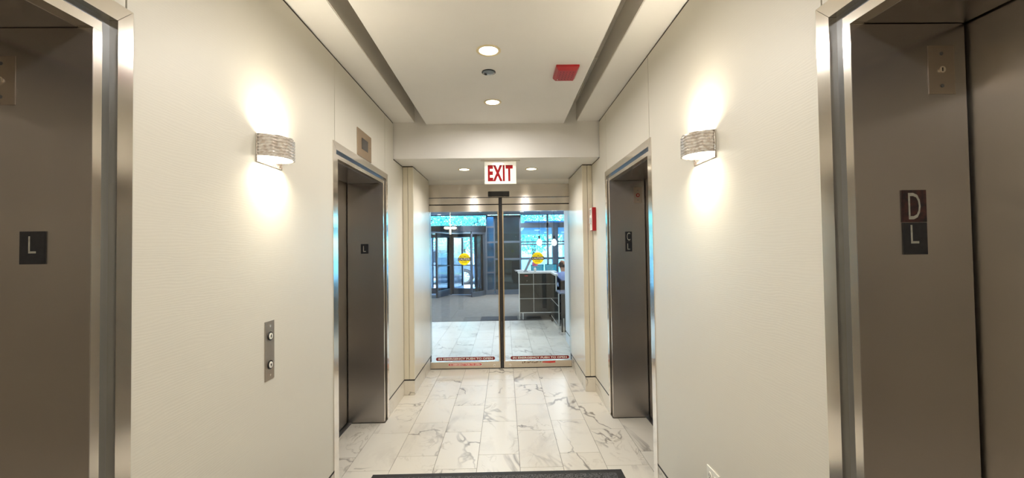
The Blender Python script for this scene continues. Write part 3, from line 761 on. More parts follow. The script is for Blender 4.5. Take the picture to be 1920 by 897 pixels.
# ------------------------------------------------------------------ lobby shell
tag(obj('ceiling_lobby', box(-6, 6, 5.62, YFAC, ZL, ZL+0.4), 'lobby_ceiling'), 'pale ceiling of the lobby beyond the glass doors', 'ceiling', kind='structure')
tag(obj('wall_lobby_near', boxes((-6, XL-0.42, 5.5, 5.7, 0, ZL), (XR+0.42, 6, 5.5, 5.7, 0, ZL), (XL-0.42, XR+0.42, 5.63, 5.7, ZV, ZL)), 'lobby_wall'), 'lobby wall beside the sliding doors', 'wall', kind='structure')
wr = tag(obj('wall_lobby_right', box(1.0, 1.16, 5.7, 7.15, 0, ZL), 'lobby_wall'), 'short white wall beyond the right glass door', 'wall', kind='structure')
obj('reveal', box(0.998, 1.0, 5.7, 7.15, 0.152, 0.166), 'gap_black', wr)
tag(obj('wall_lobby_side', boxes((-6.1, -6, 5.6, YFAC, 0, ZL), (6, 6.1, 5.6, YFAC, 0, ZL)), 'lobby_wall'), 'outer side walls of the lobby', 'wall', kind='structure')
tag(obj('lobby_carpet', box(-5.9, 5.9, YCARPET, YFAC-0.01, -0.003, 0.004), 'carpet'), 'grey walk-off carpet in the lobby before the revolving door', 'carpet')
tag(obj('carpet_edge', box(-5.9, 5.9, YCARPET-0.03, YCARPET-0.001, -0.003, 0.005), 'black_rubber'), 'dark edging strip between lobby tiles and grey carpet', 'edging')
tag(obj('entrance_mat', box(-0.55, 0.26, YCARPET+0.02, 9.75, 0.0045, 0.010, 0.002), 'carpet_dark'), 'small dark mat on the grey lobby carpet by the desk', 'mat')
GL = 'recessed lights in the lobby ceiling'
COOL = (0.95, 0.97, 1.0)
for xx, yy, lb in ((-2.15, 14.1, 'round lobby ceiling light just before the revolving door transom'), (-0.75, 13.2, 'round lobby ceiling light left of the sliding door gap'),
                   (-0.05, 12.6, 'round lobby ceiling light right of the sliding door gap'), (0.55, 13.4, 'round lobby ceiling light left of the pendant cords'), (1.75, 12.6, 'round lobby ceiling light at the right edge of the glass'),
                   (-2.2, 10.4, 'lobby ceiling light hidden behind the door header, over the carpet'), (1.5, 10.6, 'lobby ceiling light hidden behind the door header, over the desk'),
                   (-2.2, 7.8, 'lobby ceiling light hidden behind the door header, over the left tiles'), (-0.3, 7.4, 'lobby ceiling light hidden behind the door header, over the middle tiles'), (2.4, 8.6, 'lobby ceiling light hidden behind the short white wall')):
    downlight(xx, yy, ZL, 0.085, lb, GL, LOBBY_W, COOL, 'lens_cool', 'lobby_downlight')

# ------------------------------------------------------------------ lobby front: frames, panes, dark pier
def frame_member(parent, x0, x1, z0, z1, m='frame_grey', y0=YFAC-0.06, y1=YFAC+0.06, name='mullion'):
    return obj(name, box(x0, x1, y0, y1, z0, z1), m, parent)
def pane(parent, x0, x1, z0, z1, y=YFAC):
    return obj('pane', box(x0, x1, y-0.005, y+0.005, z0, z1), 'facade_glass', parent)
w1 = struct_root('window_1', 'storefront transom glazing above the revolving door', 'window', (-1.9, YFAC, 0))
frame_member(w1, -5.9, -0.63, 2.28, 2.345, 'frame_dark', name='transom_bar')
frame_member(w1, -5.9, -0.60, 2.69, ZL, 'frame_dark', name='head_bar')
pane(w1, -3.2, -0.63, 2.345, 2.69); frame_member(w1, -3.26, -3.2, 0, 2.69, 'frame_grey')
for xx in (-4.5, -5.84): frame_member(w1, xx-0.06, xx, 0, 2.69)
pane(w1, -4.5, -3.26, 0.12, 2.69); pane(w1, -5.84, -4.56, 0.12, 2.69)
frame_member(w1, -5.9, -3.26, 0, 0.12, name='sill_bar')
lt = lettering('NORTH LAKE SHORE DR', 0.155, 'letter_film', w1, (-1.77, YFAC-0.008, 2.47), width=1.76, mirror=True, name='lettering')
lettering('474', 0.09, 'letter_film', w1, (-1.86, YFAC-0.008, 2.62), width=0.3, mirror=True)
w2 = struct_root('window_2', 'narrow barred sidelight between revolving door and dark pier', 'window', (-0.4, YFAC, 0))
frame_member(w2, -0.80, -0.60, 0, 2.34, 'frame_grey', name='post'); frame_member(w2, -0.63, -0.60, 2.34, 2.69, 'frame_dark', name='post')
frame_member(w2, -0.375, -0.33, 0.12, 2.69, 'frame_grey', name='post')
for z0, z1 in ((0, 0.16), (0.72, 0.78), (1.24, 1.30), (1.74, 1.80), (2.26, 2.32), (2.64, 2.69)): frame_member(w2, -0.60, -0.375, z0, z1, name='rail')
for z0, z1 in ((0.16, 0.72), (0.78, 1.24), (1.30, 1.74), (1.80, 2.26), (2.32, 2.64)): pane(w2, -0.60, -0.375, z0, z1)
obj('blue_reflection', box(-0.618, -0.352, YFAC+0.35, YFAC+0.5, 0, ZL), 'blue_reflection', w2)  # slab added behind the sidelight; a blue reflection is put into its colour
w3 = struct_root('window_3', 'dark glazed bay with grey rails behind the sliding door gap', 'window', (0.1, YFAC, 0))
obj('dark_pier', box(-0.35, 0.52, YFAC+0.35, YFAC+0.75, 0, ZL), 'dark_pier', w3)
for z0, z1 in ((0, 0.16), (1.17, 1.23), (1.75, 1.81), (2.60, 2.69)): frame_member(w3, -0.33, 0.50, z0, z1, name='rail')
for z0, z1 in ((0.16, 1.17), (1.23, 1.75), (1.81, 2.60)): pane(w3, -0.33, 0.50, z0, z1)
frame_member(w3, 0.50, 0.555, 0, 2.69, 'frame_grey', name='post')
w4 = struct_root('window_4', 'tall storefront glazing behind the reception desk', 'window', (1.6, YFAC, 0))
frame_member(w4, 0.555, 5.9, 2.25, 2.42, 'frame_grey', name='transom_bar')
for z0, z1 in ((1.66, 1.70), (1.75, 1.79), (1.17, 1.24), (0, 0.16)):
    for xa, xb in ((0.555, 1.43), (1.49, 1.61), (1.81, 5.9)): frame_member(w4, xa, xb, z0, z1, name='rail')
frame_member(w4, 1.43, 1.49, 0, 2.69, 'frame_grey'); frame_member(w4, 1.61, 1.81, 0, 2.25, 'frame_grey', YFAC-0.12, YFAC+0.1, 'column')
frame_member(w4, 3.4, 3.46, 0, 2.69); frame_member(w4, 5.84, 5.9, 0, 2.69); frame_member(w4, 0.555, 5.9, 2.69, ZL, 'frame_dark', name='head_bar')
for xa, xb in ((0.555, 1.43), (1.49, 3.4), (3.46, 5.84)): pane(w4, xa, xb, 2.42, 2.69)
for xa, xb in ((0.555, 1.43), (1.49, 1.61), (1.81, 3.4), (3.46, 5.84)):
    for z0, z1 in ((0.16, 1.17), (1.24, 1.66), (1.70, 1.75), (1.79, 2.25)): pane(w4, xa, xb, z0, z1)

# ------------------------------------------------------------------ revolving door
RX, RY, RR = -1.87, 14.70, 1.17
rd = struct_root('door_7', 'grey framed revolving door to the street', 'revolving door', (RX, RY, 0))
def arc_wall(bm, a0, a1, r0, r1, z0, z1, n=14):
    vsl = []
    for i in range(n+1):
        a = a0+(a1-a0)*i/n
        vsl.append([bm.verts.new((RX+r*math.cos(a), RY+r*math.sin(a), z)) for r, z in ((r0, z0), (r1, z0), (r1, z1), (r0, z1))])
    for p, q in zip(vsl, vsl[1:]):
        for i in range(4): bm.faces.new((p[i], p[(i+1) % 4], q[(i+1) % 4], q[i]))
    bm.faces.new(vsl[0]); bm.faces.new(vsl[-1]); return bm
bm = bmesh.new(); lathe(bm, [(0, 2.12), (RR+0.10, 2.12), (RR+0.10, 2.30), (0, 2.30)], RX, RY, 48); obj('canopy', bm, 'frame_dark', rd)
D2R = PI/180
for a0, a1 in ((-50, 50), (130, 230)):
    a0 *= D2R; a1 *= D2R
    obj('drum_base', arc_wall(bmesh.new(), a0, a1, RR+0.02, RR+0.08, 0.004, 0.16), 'frame_grey', rd)
    obj('drum_glass', arc_wall(bmesh.new(), a0, a1, RR+0.045, RR+0.055, 0.16, 2.04), 'wing_glass', rd)
    obj('drum_head', arc_wall(bmesh.new(), a0, a1, RR+0.02, RR+0.08, 2.04, 2.12), 'frame_grey', rd)
    for f in (0.0, 0.32, 0.66, 1.0):
        a = a0+(a1-a0)*f
        obj('drum_post', arc_wall(bmesh.new(), a-0.022, a+0.022, RR+0.015, RR+0.085, 0.16, 2.04, 2), 'frame_grey', rd)
obj('center_shaft', cyl(bmesh.new(), (RX, RY, 0.004), (RX, RY, 2.12), 0.045, seg=16), 'frame_dark', rd)
def wing(ang):
    a = ang*D2R; c, s = math.cos(a), math.sin(a)
    def wb(r0, r1, z0, z1, th):
        bm = box(r0, r1, -th/2, th/2, z0, z1)
        for v in bm.verts: v.co = Vector((RX+v.co.x*c-v.co.y*s, RY+v.co.x*s+v.co.y*c, v.co.z))
        return bm
    e = bpy.data.objects.new('door_wing', None); C.objects.link(e); e.parent = rd; e.location = (0, 0, 0); e.empty_display_size = 0.05
    obj('wing_stile', wb(0.05, 0.12, 0.02, 2.08, 0.05), 'frame_dark', e)
    obj('wing_stile', wb(RR-0.09, RR-0.01, 0.02, 2.08, 0.05), 'frame_dark', e)
    obj('wing_top_rail', wb(0.12, RR-0.09, 1.96, 2.08, 0.05), 'frame_grey', e)
    obj('wing_bottom_rail', wb(0.12, RR-0.09, 0.02, 0.22, 0.05), 'frame_grey', e)
    obj('wing_glass', wb(0.12, RR-0.09, 0.22, 1.96, 0.01), 'wing_glass', e)
    obj('push_bar', wb(0.12, RR-0.09, 0.99, 1.02, 0.10), 'frame_grey', e)
for k in range(4): wing(-105.7+90*k)
t = thing('door_lamp', 'cream twin-lobed glow added for a warm reflection above the revolving door', 'lamp', (-1.70, 13.35, 2.07))  # added glowing T shape standing in for a warm reflection in the glass
obj('stem', cyl(bmesh.new(), (-1.70, 13.35, 2.02), (-1.70, 13.35, 2.2), 0.03, seg=12), 'glare_cream', t)
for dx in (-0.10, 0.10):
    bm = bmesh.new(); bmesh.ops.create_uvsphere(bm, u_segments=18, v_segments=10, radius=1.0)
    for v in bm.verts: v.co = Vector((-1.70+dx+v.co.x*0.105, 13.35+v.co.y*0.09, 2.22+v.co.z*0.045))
    obj('glare_lobe', bm, 'glare_cream', t, smooth=True)
obj('glare_hanger', cyl(bmesh.new(), (-1.70, 13.35, 2.24), (-1.70, 13.35, ZL), 0.008, seg=8), 'glare_cream', t)

# ------------------------------------------------------------------ reception desk
DX0, DX1, DY = 0.29, 1.12, 9.25
WXF = 0.985                    # face of the side wing
dk = thing('reception_desk', 'black panelled reception desk with white edges in the lobby', 'desk', (0.8, 9.2, 0))
obj('desk_body', box(DX0+0.01, WXF+0.005, DY+0.012, DY+0.45, 0.15, 1.0), 'desk_black', dk)
obj('counter_top', box(DX0-0.01, DX1+0.01, DY-0.02, DY+0.50, 1.0, 1.035, 0.003), 'desk_white', dk)
xs = (DX0+0.02, 0.612, WXF-0.005)
for i in range(2):
    for z0, z1 in ((0.165, 0.455), (0.465, 0.765), (0.775, 0.995)):
        obj('front_panel', box(xs[i]+0.004, xs[i+1]-0.004, DY, DY+0.011, z0, z1), 'desk_black', dk)
bm = boxes((DX0, DX0+0.02, DY-0.012, DY+0.02, 0.15, 1.0), (DX0, WXF, DY-0.012, DY+0.02, 0.15, 0.165))
obj('edge_trim', bm, 'desk_white', dk)
for z in (0.46, 0.77): obj('edge_trim', box(DX0+0.02, WXF, DY-0.003, DY+0.010, z-0.004, z+0.004), 'desk_white', dk)
obj('edge_trim', box(0.608, 0.616, DY-0.003, DY+0.010, 0.165, 0.995), 'desk_white', dk)
obj('leg', box(DX0+0.0, DX0+0.02, DY-0.01, DY+0.03, 0.010, 0.15), 'desk_white', dk)
obj('leg', box(DX0+0.075, DX0+0.095, DY-0.01, DY+0.03, 0.010, 0.15), 'desk_white', dk)
obj('leg', box(DX0+0.02, DX0+0.04, DY+0.40, DY+0.44, 0.010, 0.15), 'desk_white', dk)
obj('wing_body', box(WXF+0.0115, WXF+0.03, 7.95, DY+0.0, 0.09, 0.70), 'desk_black', dk)
obj('wing_upper', box(WXF+0.0005, WXF+0.03, 8.36, DY-0.0, 0.70, 1.0), 'desk_black', dk)
obj('counter_top', box(WXF-0.005, WXF+0.05, 8.34, DY-0.021, 1.0, 1.035), 'desk_white', dk)
obj('edge_trim', box(WXF, WXF+0.02, 8.335, 8.358, 0.70, 1.0), 'desk_white', dk)
for a, b in ((7.97, 8.60), (8.61, DY-0.015)):
    for z0, z1 in ((0.105, 0.455), (0.465, 0.695)):
        obj('side_panel', box(WXF, WXF+0.011, a, b, z0, z1), 'desk_black', dk)
obj('edge_trim', box(WXF-0.003, WXF+0.011, 7.95, DY-0.013, 0.456, 0.464), 'desk_white', dk)
obj('edge_trim', box(WXF-0.003, WXF+0.011, 7.95, DY-0.013, 0.09, 0.102), 'desk_white', dk)
obj('edge_trim', box(WXF-0.003, WXF+0.016, 7.935, 7.95, 0.09, 0.70), 'desk_white', dk)
obj('work_top', box(WXF+0.005, 2.3, 7.80, 8.335, 0.70, 0.725, 0.002), 'worktop', dk)
obj('end_panel', box(WXF+0.035, 2.3, 7.82, 7.86, 0.002, 0.70), 'desk_black', dk)
obj('leg', box(WXF+0.06, WXF+0.085, 7.795, 7.819, 0.002, 0.26), 'steel_bright', dk)
obj('inner_top', box(DX0+0.05, DX1+0.5, DY+0.501, DY+1.0, 0.70, 0.725), 'worktop', dk)
obj('inner_top', box(WXF+0.02, DX1+0.5, DY+0.08, DY+0.5, 0.70, 0.725), 'worktop', dk)
obj('inner_panel', box(DX0+0.05, DX1+0.5, DY+0.9, DY+0.93, 0.01, 0.70), 'desk_black', dk)
obj('name_plate', box(0.42, 0.49, DY-0.004, DY-0.0005, 0.945, 0.962), 'sticker_red_bright', dk)
obj('drawer_lock', cyl(bmesh.new(), (0.47, DY-0.006, 0.845), (0.47, DY-0.0005, 0.845), 0.008, seg=10), 'steel_bright', dk)

def monitor(x0, x1, y, z0, z1, label):
    t = thing('computer_monitor', label, 'monitor', ((x0+x1)/2, y, 0.725), 'monitors on the reception desk')
    obj('bezel', box(x0, x1, y, y+0.03, z0, z1, 0.003), 'black_gloss', t)
    obj('screen', box(x0+0.012, x1-0.012, y-0.002, y-0.0002, z0+0.015, z1-0.012), 'monitor_screen', t)
    xm = (x0+x1)/2
    obj('stand_neck', box(xm-0.03, xm+0.03, y+0.03, y+0.05, 0.735, (z0+z1)/2), 'black_gloss', t)
    obj('stand_base', box(xm-0.10, xm+0.10, y-0.04, y+0.12, 0.7252, 0.735, 0.003), 'black_gloss', t)
    for k in range(4):
        obj('window_strip', box(x0+0.03, x0+0.03+(x1-x0)*(0.75-0.13*k), y-0.0032, y-0.0022, z1-0.045-0.032*k, z1-0.037-0.032*k), 'film_letter', t)
monitor(0.60, 0.895, DY+0.62, 0.92, 1.172, 'left computer monitor behind the reception counter')
monitor(0.925, 1.20, DY+0.60, 0.92, 1.178, 'right computer monitor next to the seated person')
t = thing('desk_phone', 'grey upright handset stand tilted on the reception counter', 'phone', (0.48, DY+0.2, 1.035))
obj('base', box(0.40, 0.50, DY+0.04, DY+0.16, 1.0352, 1.055, 0.004), 'grey_plastic', t)
bm = bmesh.new(); prism(bm, [(0.415, 1.0555), (0.465, 1.0555), (0.590, 1.30), (0.575, 1.335), (0.535, 1.325)], 'y', DY+0.08, DY+0.12); obj('tilted_panel', bm, 'grey_plastic', t)
t = thing('document_tray', 'white papers spread on the reception counter corner', 'papers', (0.36, DY+0.2, 1.035))
for k in range(4):
    bm = box(-0.15, 0.15, -0.105, 0.105, 0, 0.006); a = 0.25*(k-1.5)
    for v in bm.verts: v.co = Vector((0.40+0.012*k+v.co.x*math.cos(a)-v.co.y*math.sin(a), DY+0.36 + v.co.x*math.sin(a)+v.co.y*math.cos(a)-(0.0), 1.0353+0.0065*k+v.co.z))
    if k == 3: bmesh.ops.translate(bm, verts=bm.verts, vec=(-0.05, 0.02, 0))
    obj('paper_sheet', bm, 'paper', t)
t = thing('flower_vase', 'pink flower in a slim holder behind the caution sticker', 'flower', (0.655, DY+0.1, 1.035))
bm = bmesh.new(); lathe(bm, [(0, 1.0353), (0.022, 1.0353), (0.026, 1.09), (0.018, 1.12), (0, 1.12)], 0.655, DY+0.1, 14); obj('holder', bm, 'white_plastic', t, smooth=True)
bm = bmesh.new()
for k in range(7):
    a = 2*PI*k/7; p = Vector((0.655+0.03*math.cos(a), DY+0.1+0.03*math.sin(a), 1.19+0.03*(k % 2)))
    bmesh.ops.create_uvsphere(bm, u_segments=8, v_segments=6, radius=0.036, matrix=Matrix.Translation(p))
obj('petals', bm, 'pink', t, smooth=True)
obj('stem', cyl(bmesh.new(), (0.655, DY+0.1, 1.12), (0.655, DY+0.1, 1.18), 0.005, seg=6), 'lawn', t)

# pendants
def pendant(x, y, z, label):
    t = thing('pendant_lamp', label, 'pendant lamp', (x, y, z-0.1), 'pendant lamps over the reception desk')
    obj('cord', cyl(bmesh.new(), (x, y, z+0.13), (x, y, ZL), 0.004, seg=6), 'pendant_black', t)
    obj('socket', cyl(bmesh.new(), (x, y, z+0.055), (x, y, z+0.13), 0.022, seg=14), 'pendant_black', t)
    bm = bmesh.new(); lathe(bm, [(0.02, z+0.056), (0.032, z+0.035), (0.055, z-0.0), (0.060, z-0.035), (0.048, z-0.07), (0.025, z-0.09), (0, z-0.095)], x, y, 20); obj('bulb', bm, 'bulb', t, smooth=True)
pendant(0.775, 9.55, 1.70, 'left glowing pendant bulb above the reception desk')
pendant(1.107, 9.55, 1.695, 'right glowing pendant bulb above the reception desk')

# ------------------------------------------------------------------ seated person and chair
def skinned(verts, edges, root=0, subdiv=2):
    me = bpy.data.meshes.new('skin_tmp'); me.from_pydata([v[0] for v in verts], edges, [])
    o = bpy.data.objects.new('skin_tmp', me); C.objects.link(o)
    md = o.modifiers.new('skin', 'SKIN'); md.use_smooth_shade = True
    sv = me.skin_vertices[0].data
    for i, v in enumerate(verts):
        r = v[1]; sv[i].radius = r if isinstance(r, tuple) else (r, r); sv[i].use_root = (i == root)
    o.modifiers.new('sub', 'SUBSURF').levels = subdiv
    bpy.context.view_layer.update()
    res = bpy.data.meshes.new_from_object(o.evaluated_get(bpy.context.evaluated_depsgraph_get()))
    bpy.data.objects.remove(o); bpy.data.meshes.remove(me)
    bm = bmesh.new(); bm.from_mesh(res); bpy.data.meshes.remove(res); return bm
def place(bm, ang, loc):
    mtx = Matrix.Translation(loc) @ Matrix.Rotation(ang, 4, 'Z')
    bmesh.ops.transform(bm, matrix=mtx, verts=bm.verts); return bm
PX, PY, PA = 1.262, 8.98, math.radians(15)      # faces +Y turned to the left
pr = thing('person', 'seated person in a light blue shirt behind the reception desk', 'person', (PX, PY, 0))
# local frame: +y forward, x right, seat height 0.47
V = [((0, -0.02, 0.53), (0.15, 0.12)), ((0, -0.03, 0.66), (0.145, 0.105)), ((0, -0.01, 0.80), (0.155, 0.11)), ((0, 0.03, 0.93), (0.165, 0.11)), ((0, 0.06, 1.015), (0.10, 0.075)),
     ((0, 0.085, 1.065), (0.055, 0.055)), ((0, 0.12, 1.115), (0.062, 0.07)), ((0, 0.145, 1.185), (0.076, 0.092)), ((0, 0.145, 1.245), (0.066, 0.082)), ((0, 0.14, 1.285), (0.03, 0.04))]
E_ = [(i, i+1) for i in range(9)]
def add(chain, start):
    prev = start
    for c in chain:
        V.append(c); E_.append((prev, len(V)-1)); prev = len(V)-1
    return prev
HANDS = []
for s in (-1, 1):
    hnd = add([((s*0.17, 0.03, 0.96), (0.075, 0.075)), ((s*0.195, 0.08, 0.86), (0.056, 0.056)), ((s*0.165, 0.14, 0.772), (0.046, 0.046)), ((s*0.15, 0.28, 0.768), (0.038, 0.034)), ((s*0.15, 0.40, 0.772), (0.026, 0.02)), ((s*0.135, 0.46, 0.772), (0.036, 0.015)), ((s*0.125, 0.495, 0.770), (0.034, 0.012))], 3)
    HANDS.append((s, (s*0.125, 0.495, 0.770)))
    add([((s*0.10, 0.06, 0.53), (0.10, 0.09)), ((s*0.12, 0.44, 0.52), (0.065, 0.065)), ((s*0.12, 0.46, 0.28), (0.052, 0.055)), ((s*0.12, 0.46, 0.10), (0.04, 0.045)), ((s*0.12, 0.50, 0.055), (0.04, 0.04)), ((s*0.12, 0.60, 0.04), (0.035, 0.025))], 0)
bm = skinned(V, E_)
fing = []
for s, hp in HANDS:
    for k, (dx, ln) in enumerate(((-0.027, 0.055), (-0.009, 0.066), (0.009, 0.062), (0.026, 0.048))):
        a = Vector((hp[0]+dx, hp[1]-0.005, hp[2])); b = a+Vector((0, ln*0.55, 0.008)); c = b+Vector((0, ln*0.45, -0.014))
        fing.append(skinned([(tuple(a), 0.0085), (tuple(b), 0.008), (tuple(c), 0.0065)], [(0, 1), (1, 2)], subdiv=1))
    a = Vector((hp[0]-s*0.034, hp[1]-0.045, hp[2])); b = a+Vector((-s*0.022, 0.028, 0.002)); c = b+Vector((-s*0.006, 0.028, -0.006))
    fing.append(skinned([(tuple(a), 0.010), (tuple(b), 0.009), (tuple(c), 0.007)], [(0, 1), (1, 2)], subdiv=1))
# nose and ears grow out of the same body mesh
HC = Vector((0, 0.145, 1.185))
extra = []
for q, rad in (((0, 0.235, 1.175), (0.011, 0.016, 0.02)), ((-0.078, 0.135, 1.18), (0.010, 0.022, 0.032)), ((0.078, 0.135, 1.18), (0.010, 0.022, 0.032))):
    b2 = bmesh.new(); bmesh.ops.create_uvsphere(b2, u_segments=10, v_segments=8, radius=1.0)
    for v in b2.verts: v.co = Vector(q)+Vector((v.co.x*rad[0], v.co.y*rad[1], v.co.z*rad[2]))
    extra.append(b2)
for b2 in fing+extra:
    me = bpy.data.meshes.new('t'); b2.to_mesh(me); b2.free(); bm.from_mesh(me); bpy.data.meshes.remove(me)
# clothing by zone: 0 skin, 1 shirt, 2 trousers, 3 shoes
zones = []
bm.faces.ensure_lookup_table()
for f in bm.faces:
    c = f.calc_center_median()
    z = 0
    if c.z < 0.075 and c.y > 0.35: z = 3
    elif c.z < 0.585 and not (c.z > 0.56 and c.y < -0.05): z = 2
    elif c.z < 1.05 and c.y < 0.385: z = 1
    f.material_index = z
place(bm, PA, (PX, PY, 0))
body = obj('body', bm, 'skin', pr, smooth=True)
for mm in ('shirt', 'trousers', 'black_rubber'): body.data.materials.append(M[mm])
bm = bmesh.new(); bmesh.ops.create_uvsphere(bm, u_segments=64, v_segments=48, radius=1.0)
for v in bm.verts: v.co = Vector((v.co.x*0.081, 0.132+v.co.y*0.094, 1.19+v.co.z*0.088))
bmesh.ops.delete(bm, geom=[v for v in bm.verts if v.co.y > 0.160 or v.co.z > 1.245 or v.co.z < 1.135 or (v.co.x > -0.02 and v.co.y < 0.10 and v.co.z > 1.2)], context='VERTS')
place(bm, PA, (PX, PY, 0)); obj('hair', bm, 'hair', pr, smooth=True)
for s in (-1, 1):
    bm = bmesh.new(); bmesh.ops.create_uvsphere(bm, u_segments=10, v_segments=8, radius=0.011, matrix=Matrix.Translation((s*0.03, 0.222, 1.20)))
    place(bm, PA, (PX, PY, 0)); e = obj('eye', bm, 'eye_white', pr, smooth=True)
    bm = bmesh.new(); bmesh.ops.create_uvsphere(bm, u_segments=8, v_segments=6, radius=0.005, matrix=Matrix.Translation((s*0.03, 0.230, 1.20)))
    place(bm, PA, (PX, PY, 0)); obj('pupil', bm, 'gap_black', e, smooth=True)
bm = box(-0.024, 0.024, 0.222, 0.228, 1.132, 1.140, 0.002); place(bm, PA, (PX, PY, 0)); obj('mouth', bm, 'red_dark', pr)

ch = thing('office_chair', 'dark office chair under the seated person', 'chair', (PX, PY, 0))
def cpart(nm, bm, m): return obj(nm, place(bm, PA, (PX, PY, 0)), m, ch)
cpart('seat', box(-0.24, 0.24, -0.20, 0.27, 0.38, 0.435, 0.015), 'chair_fabric')
cpart('backrest', box(-0.21, 0.21, -0.26, -0.215, 0.52, 0.88, 0.012), 'chair_fabric')
cpart('back_bracket', box(-0.03, 0.03, -0.29, -0.262, 0.36, 0.66), 'black_gloss')
cpart('gas_pole', cyl(bmesh.new(), (0, 0, 0.09), (0, 0, 0.38), 0.025), 'black_gloss')
for k in range(5):
    a = 2*PI*k/5+0.3
    bm = tube(bmesh.new(), [(0.02*math.cos(a), 0.02*math.sin(a), 0.10), (0.28*math.cos(a), 0.28*math.sin(a), 0.075)], 0.018); cpart('base_arm', bm, 'black_gloss')
    bm = cyl(bmesh.new(), (0.28*math.cos(a)-0.02*math.sin(a), 0.28*math.sin(a)+0.02*math.cos(a), 0.032), (0.28*math.cos(a)+0.02*math.sin(a), 0.28*math.sin(a)-0.02*math.cos(a), 0.032), 0.027); cpart('castor', bm, 'black_rubber')

# ------------------------------------------------------------------ street outside
tag(obj('pavement', box(-30, 30, YFAC, 18.6, -0.3, -0.005), 'concrete'), 'pale concrete pavement outside the lobby front', 'pavement', kind='structure')
tag(obj('road', box(-60, 60, 18.6, 26.0, -0.4, -0.13), 'asphalt'), 'grey asphalt street outside', 'road', kind='structure')
tag(obj('kerb', box(-60, 60, 18.45, 18.6, -0.3, -0.0), 'concrete'), 'pale kerb along the street', 'kerb', kind='structure')
tag(obj('ground', box(-120, 120, 26.0, 160, -0.4, -0.05), 'lawn'), 'green verge beyond the street', 'ground', kind='structure')
tag(obj('garden_wall', box(-60, 60, 26.2, 26.6, -0.05, 1.0, 0.02), 'wall_stone'), 'low pale concrete wall across the street', 'wall')
cn = tag(obj('entrance_canopy', box(0.7, 9, YFAC+0.3, 22.5, 2.28, 2.5), 'canopy_soffit'), 'pale blue canopy outside the right lobby windows', 'canopy')
obj('canopy_post', cyl(bmesh.new(), (3.05, 22.0, -0.13), (3.05, 22.0, 2.28), 0.09), 'white_plastic', cn)
for xx, yy in ((1.3, 17.0), (1.9, 19.5), (2.7, 19.5), (3.4, 17.0)):
    bm = bmesh.new(); lathe(bm, [(0, 2.272), (0.10, 2.272), (0.10, 2.28), (0, 2.28)], xx, yy, 16); obj('soffit_light', bm, 'lens_cool', cn)

def tree(x, y, h, r, label, leaves=5200, low=1.1):
    t = thing('street_tree', label, 'tree', (x, y, -0.05), 'trees across the street')
    bm = bmesh.new(); cyl(bm, (x, y, -0.05), (x+0.1, y, h*0.55), 0.16, 0.10, 10)
    for k in range(5):
        a = 2*PI*k/5+x; cyl(bm, (x+0.08, y, h*0.42), (x+0.1+r*0.6*math.cos(a), y+r*0.6*math.sin(a), h*0.75), 0.06, 0.02, 6)
    obj('trunk', bm, 'bark', t)
    rng = random.Random(int(x*100)+int(y)); bm = bmesh.new()
    for k in range(leaves):
        d = Vector((rng.gauss(0, 1), rng.gauss(0, 1), rng.gauss(0, 1))).normalized(); q = 0.55+0.45*rng.random()
        c = Vector((x+d.x*r*q, y+d.y*r*q, (h+low)/2+d.z*(h-low)/2*q))
        u = Vector((rng.gauss(0, 1), rng.gauss(0, 1), rng.gauss(0, 1))).normalized(); v = u.orthogonal().normalized(); s = 0.05+0.06*rng.random()
        bm.faces.new([bm.verts.new(c+s*(a*u+b*v*0.6)) for a, b in ((-1, 0), (0, -1), (1, 0), (0, 1))])
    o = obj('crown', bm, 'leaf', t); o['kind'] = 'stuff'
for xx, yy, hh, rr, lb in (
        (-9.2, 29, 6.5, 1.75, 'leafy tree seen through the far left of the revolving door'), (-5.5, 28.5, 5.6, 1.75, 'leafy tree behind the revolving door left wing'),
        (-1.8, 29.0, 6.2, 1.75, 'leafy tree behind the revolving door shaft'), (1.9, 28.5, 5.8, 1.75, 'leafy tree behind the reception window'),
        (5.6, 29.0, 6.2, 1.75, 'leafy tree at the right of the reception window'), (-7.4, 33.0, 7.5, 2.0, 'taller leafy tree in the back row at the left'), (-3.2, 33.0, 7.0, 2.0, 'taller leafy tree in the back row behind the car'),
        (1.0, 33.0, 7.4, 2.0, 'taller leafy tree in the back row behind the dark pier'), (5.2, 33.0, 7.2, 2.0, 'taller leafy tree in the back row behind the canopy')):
    tree(xx, yy, hh, rr, lb)

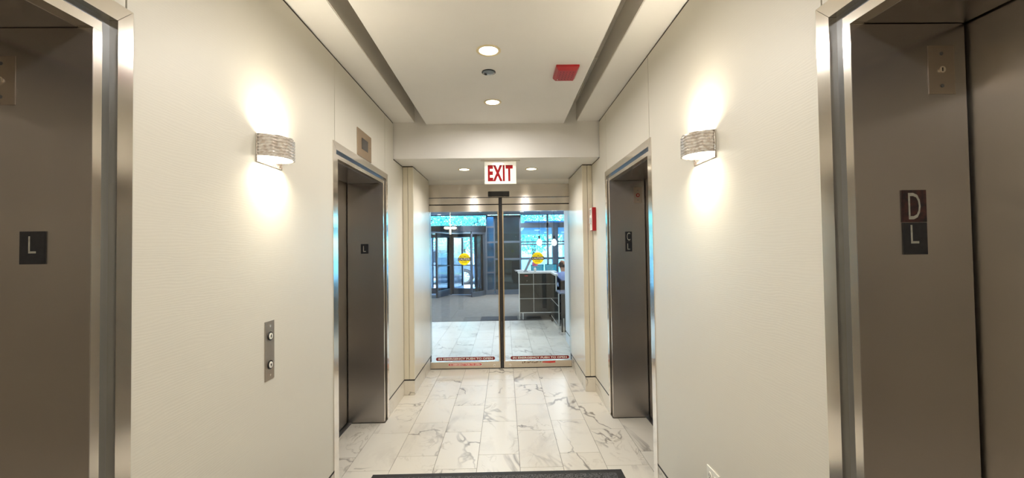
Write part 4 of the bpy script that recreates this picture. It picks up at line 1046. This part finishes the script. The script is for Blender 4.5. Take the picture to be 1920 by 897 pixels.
# ------------------------------------------------------------------ parked car
def car(x_front, y_near, label):
    z0 = -0.13
    t = thing('parked_car', label, 'car', (x_front-2.3, y_near+0.92, z0))
    X = lambda d: x_front-d
    wheels = (0.88, 3.70); R = 0.37
    low = [(0.0, 0.45), (0.03, 0.72), (0.12, 0.90), (1.10, 1.02), (1.22, 1.04), (2.0, 1.66), (2.25, 1.70), (4.1, 1.70), (4.5, 1.60), (4.65, 1.05), (4.68, 0.55), (4.62, 0.32)]
    pts = [(X(d), z0+z) for d, z in low]
    for wc in reversed(wheels):
        for i in range(11):
            a = PI*i/10; pts.append((X(wc+0.43*math.cos(a)), z0+0.32+0.43*math.sin(a)))
    pts.append((X(0.1), z0+0.30))
    bm = prism(bmesh.new(), pts, 'y', y_near, y_near+1.85)
    obj('body', bm, 'car_paint', t)
    for q in ([(1.42, 1.08), (2.06, 1.60), (2.62, 1.62), (2.62, 1.08)], [(2.70, 1.08), (2.70, 1.62), (3.60, 1.62), (3.60, 1.08)], [(3.68, 1.08), (3.68, 1.62), (4.15, 1.60), (4.35, 1.08)]):
        obj('side_window', prism(bmesh.new(), [(X(d), z0+z) for d, z in q], 'y', y_near-0.008, y_near-0.0005), 'car_glass', t)
    for d in (1.40, 2.66, 3.64): obj('door_seam', box(X(d)-0.006, X(d)+0.006, y_near-0.004, y_near-0.0005, z0+0.42, z0+1.06), 'gap_black', t)
    obj('sill_trim', box(X(3.2), X(1.38), y_near-0.012, y_near-0.0005, z0+0.33, z0+0.42), 'tyre', t)
    for d in (2.5, 3.48): obj('door_handle', box(X(d)-0.1, X(d)+0.1, y_near-0.03, y_near-0.0005, z0+0.95, z0+0.985, 0.006), 'rim', t)
    obj('side_mirror', box(X(1.72), X(1.5), y_near-0.20, y_near-0.0005, z0+1.05, z0+1.20, 0.02), 'car_paint', t)
    obj('headlight', box(X(0.40), X(0.03), y_near-0.006, y_near+0.25, z0+0.72, z0+0.84, 0.01), 'headlight', t)
    obj('bumper', box(X(0.45), X(-0.05), y_near+0.02, y_near+1.83, z0+0.34, z0+0.52, 0.03), 'tyre', t)
    for wc in wheels:
        for ya, yb in ((y_near+0.0, y_near+0.24), (y_near+1.61, y_near+1.85)):
            w = obj('wheel', bmesh_tyre(X(wc), (ya+yb)/2, z0+R, R, yb-ya), 'tyre', t, smooth=True)
            yo = ya-0.004 if ya < y_near+1 else yb+0.004
            bm = bmesh.new()
            cyl(bm, (X(wc), yo+0.02, z0+R), (X(wc), yo+0.03, z0+R), R*0.68, seg=28)
            cyl(bm, (X(wc), yo-0.004, z0+R), (X(wc), yo+0.02, z0+R), 0.06, seg=14)
            for k in range(9):
                a = 2*PI*k/9; cyl(bm, (X(wc)+0.05*math.cos(a), yo+0.005, z0+R+0.05*math.sin(a)), (X(wc)+R*0.64*math.cos(a), yo+0.005, z0+R+R*0.64*math.sin(a)), 0.02, 0.016, 6)
            obj('rim', bm, 'rim', w)
def bmesh_tyre(x, y, z, R, w):
    bm = bmesh.new(); prof = [(R*0.66, -w/2), (R*0.9, -w/2), (R*0.985, -w*0.38), (R, 0), (R*0.985, w*0.38), (R*0.9, w/2), (R*0.66, w/2), (R*0.66, -w/2)]
    seg = 32; rings = [[bm.verts.new((x+r*math.cos(2*PI*i/seg), y+d, z+r*math.sin(2*PI*i/seg))) for i in range(seg)] for r, d in prof[:-1]]
    n = len(rings)
    for j in range(n):
        a, b = rings[j], rings[(j+1) % n]
        for i in range(seg): bm.faces.new((a[i], a[(i+1) % seg], b[(i+1) % seg], b[i]))
    return bm
car(-1.05, 20.3, 'dark parked car with silver wheel seen through the revolving door')
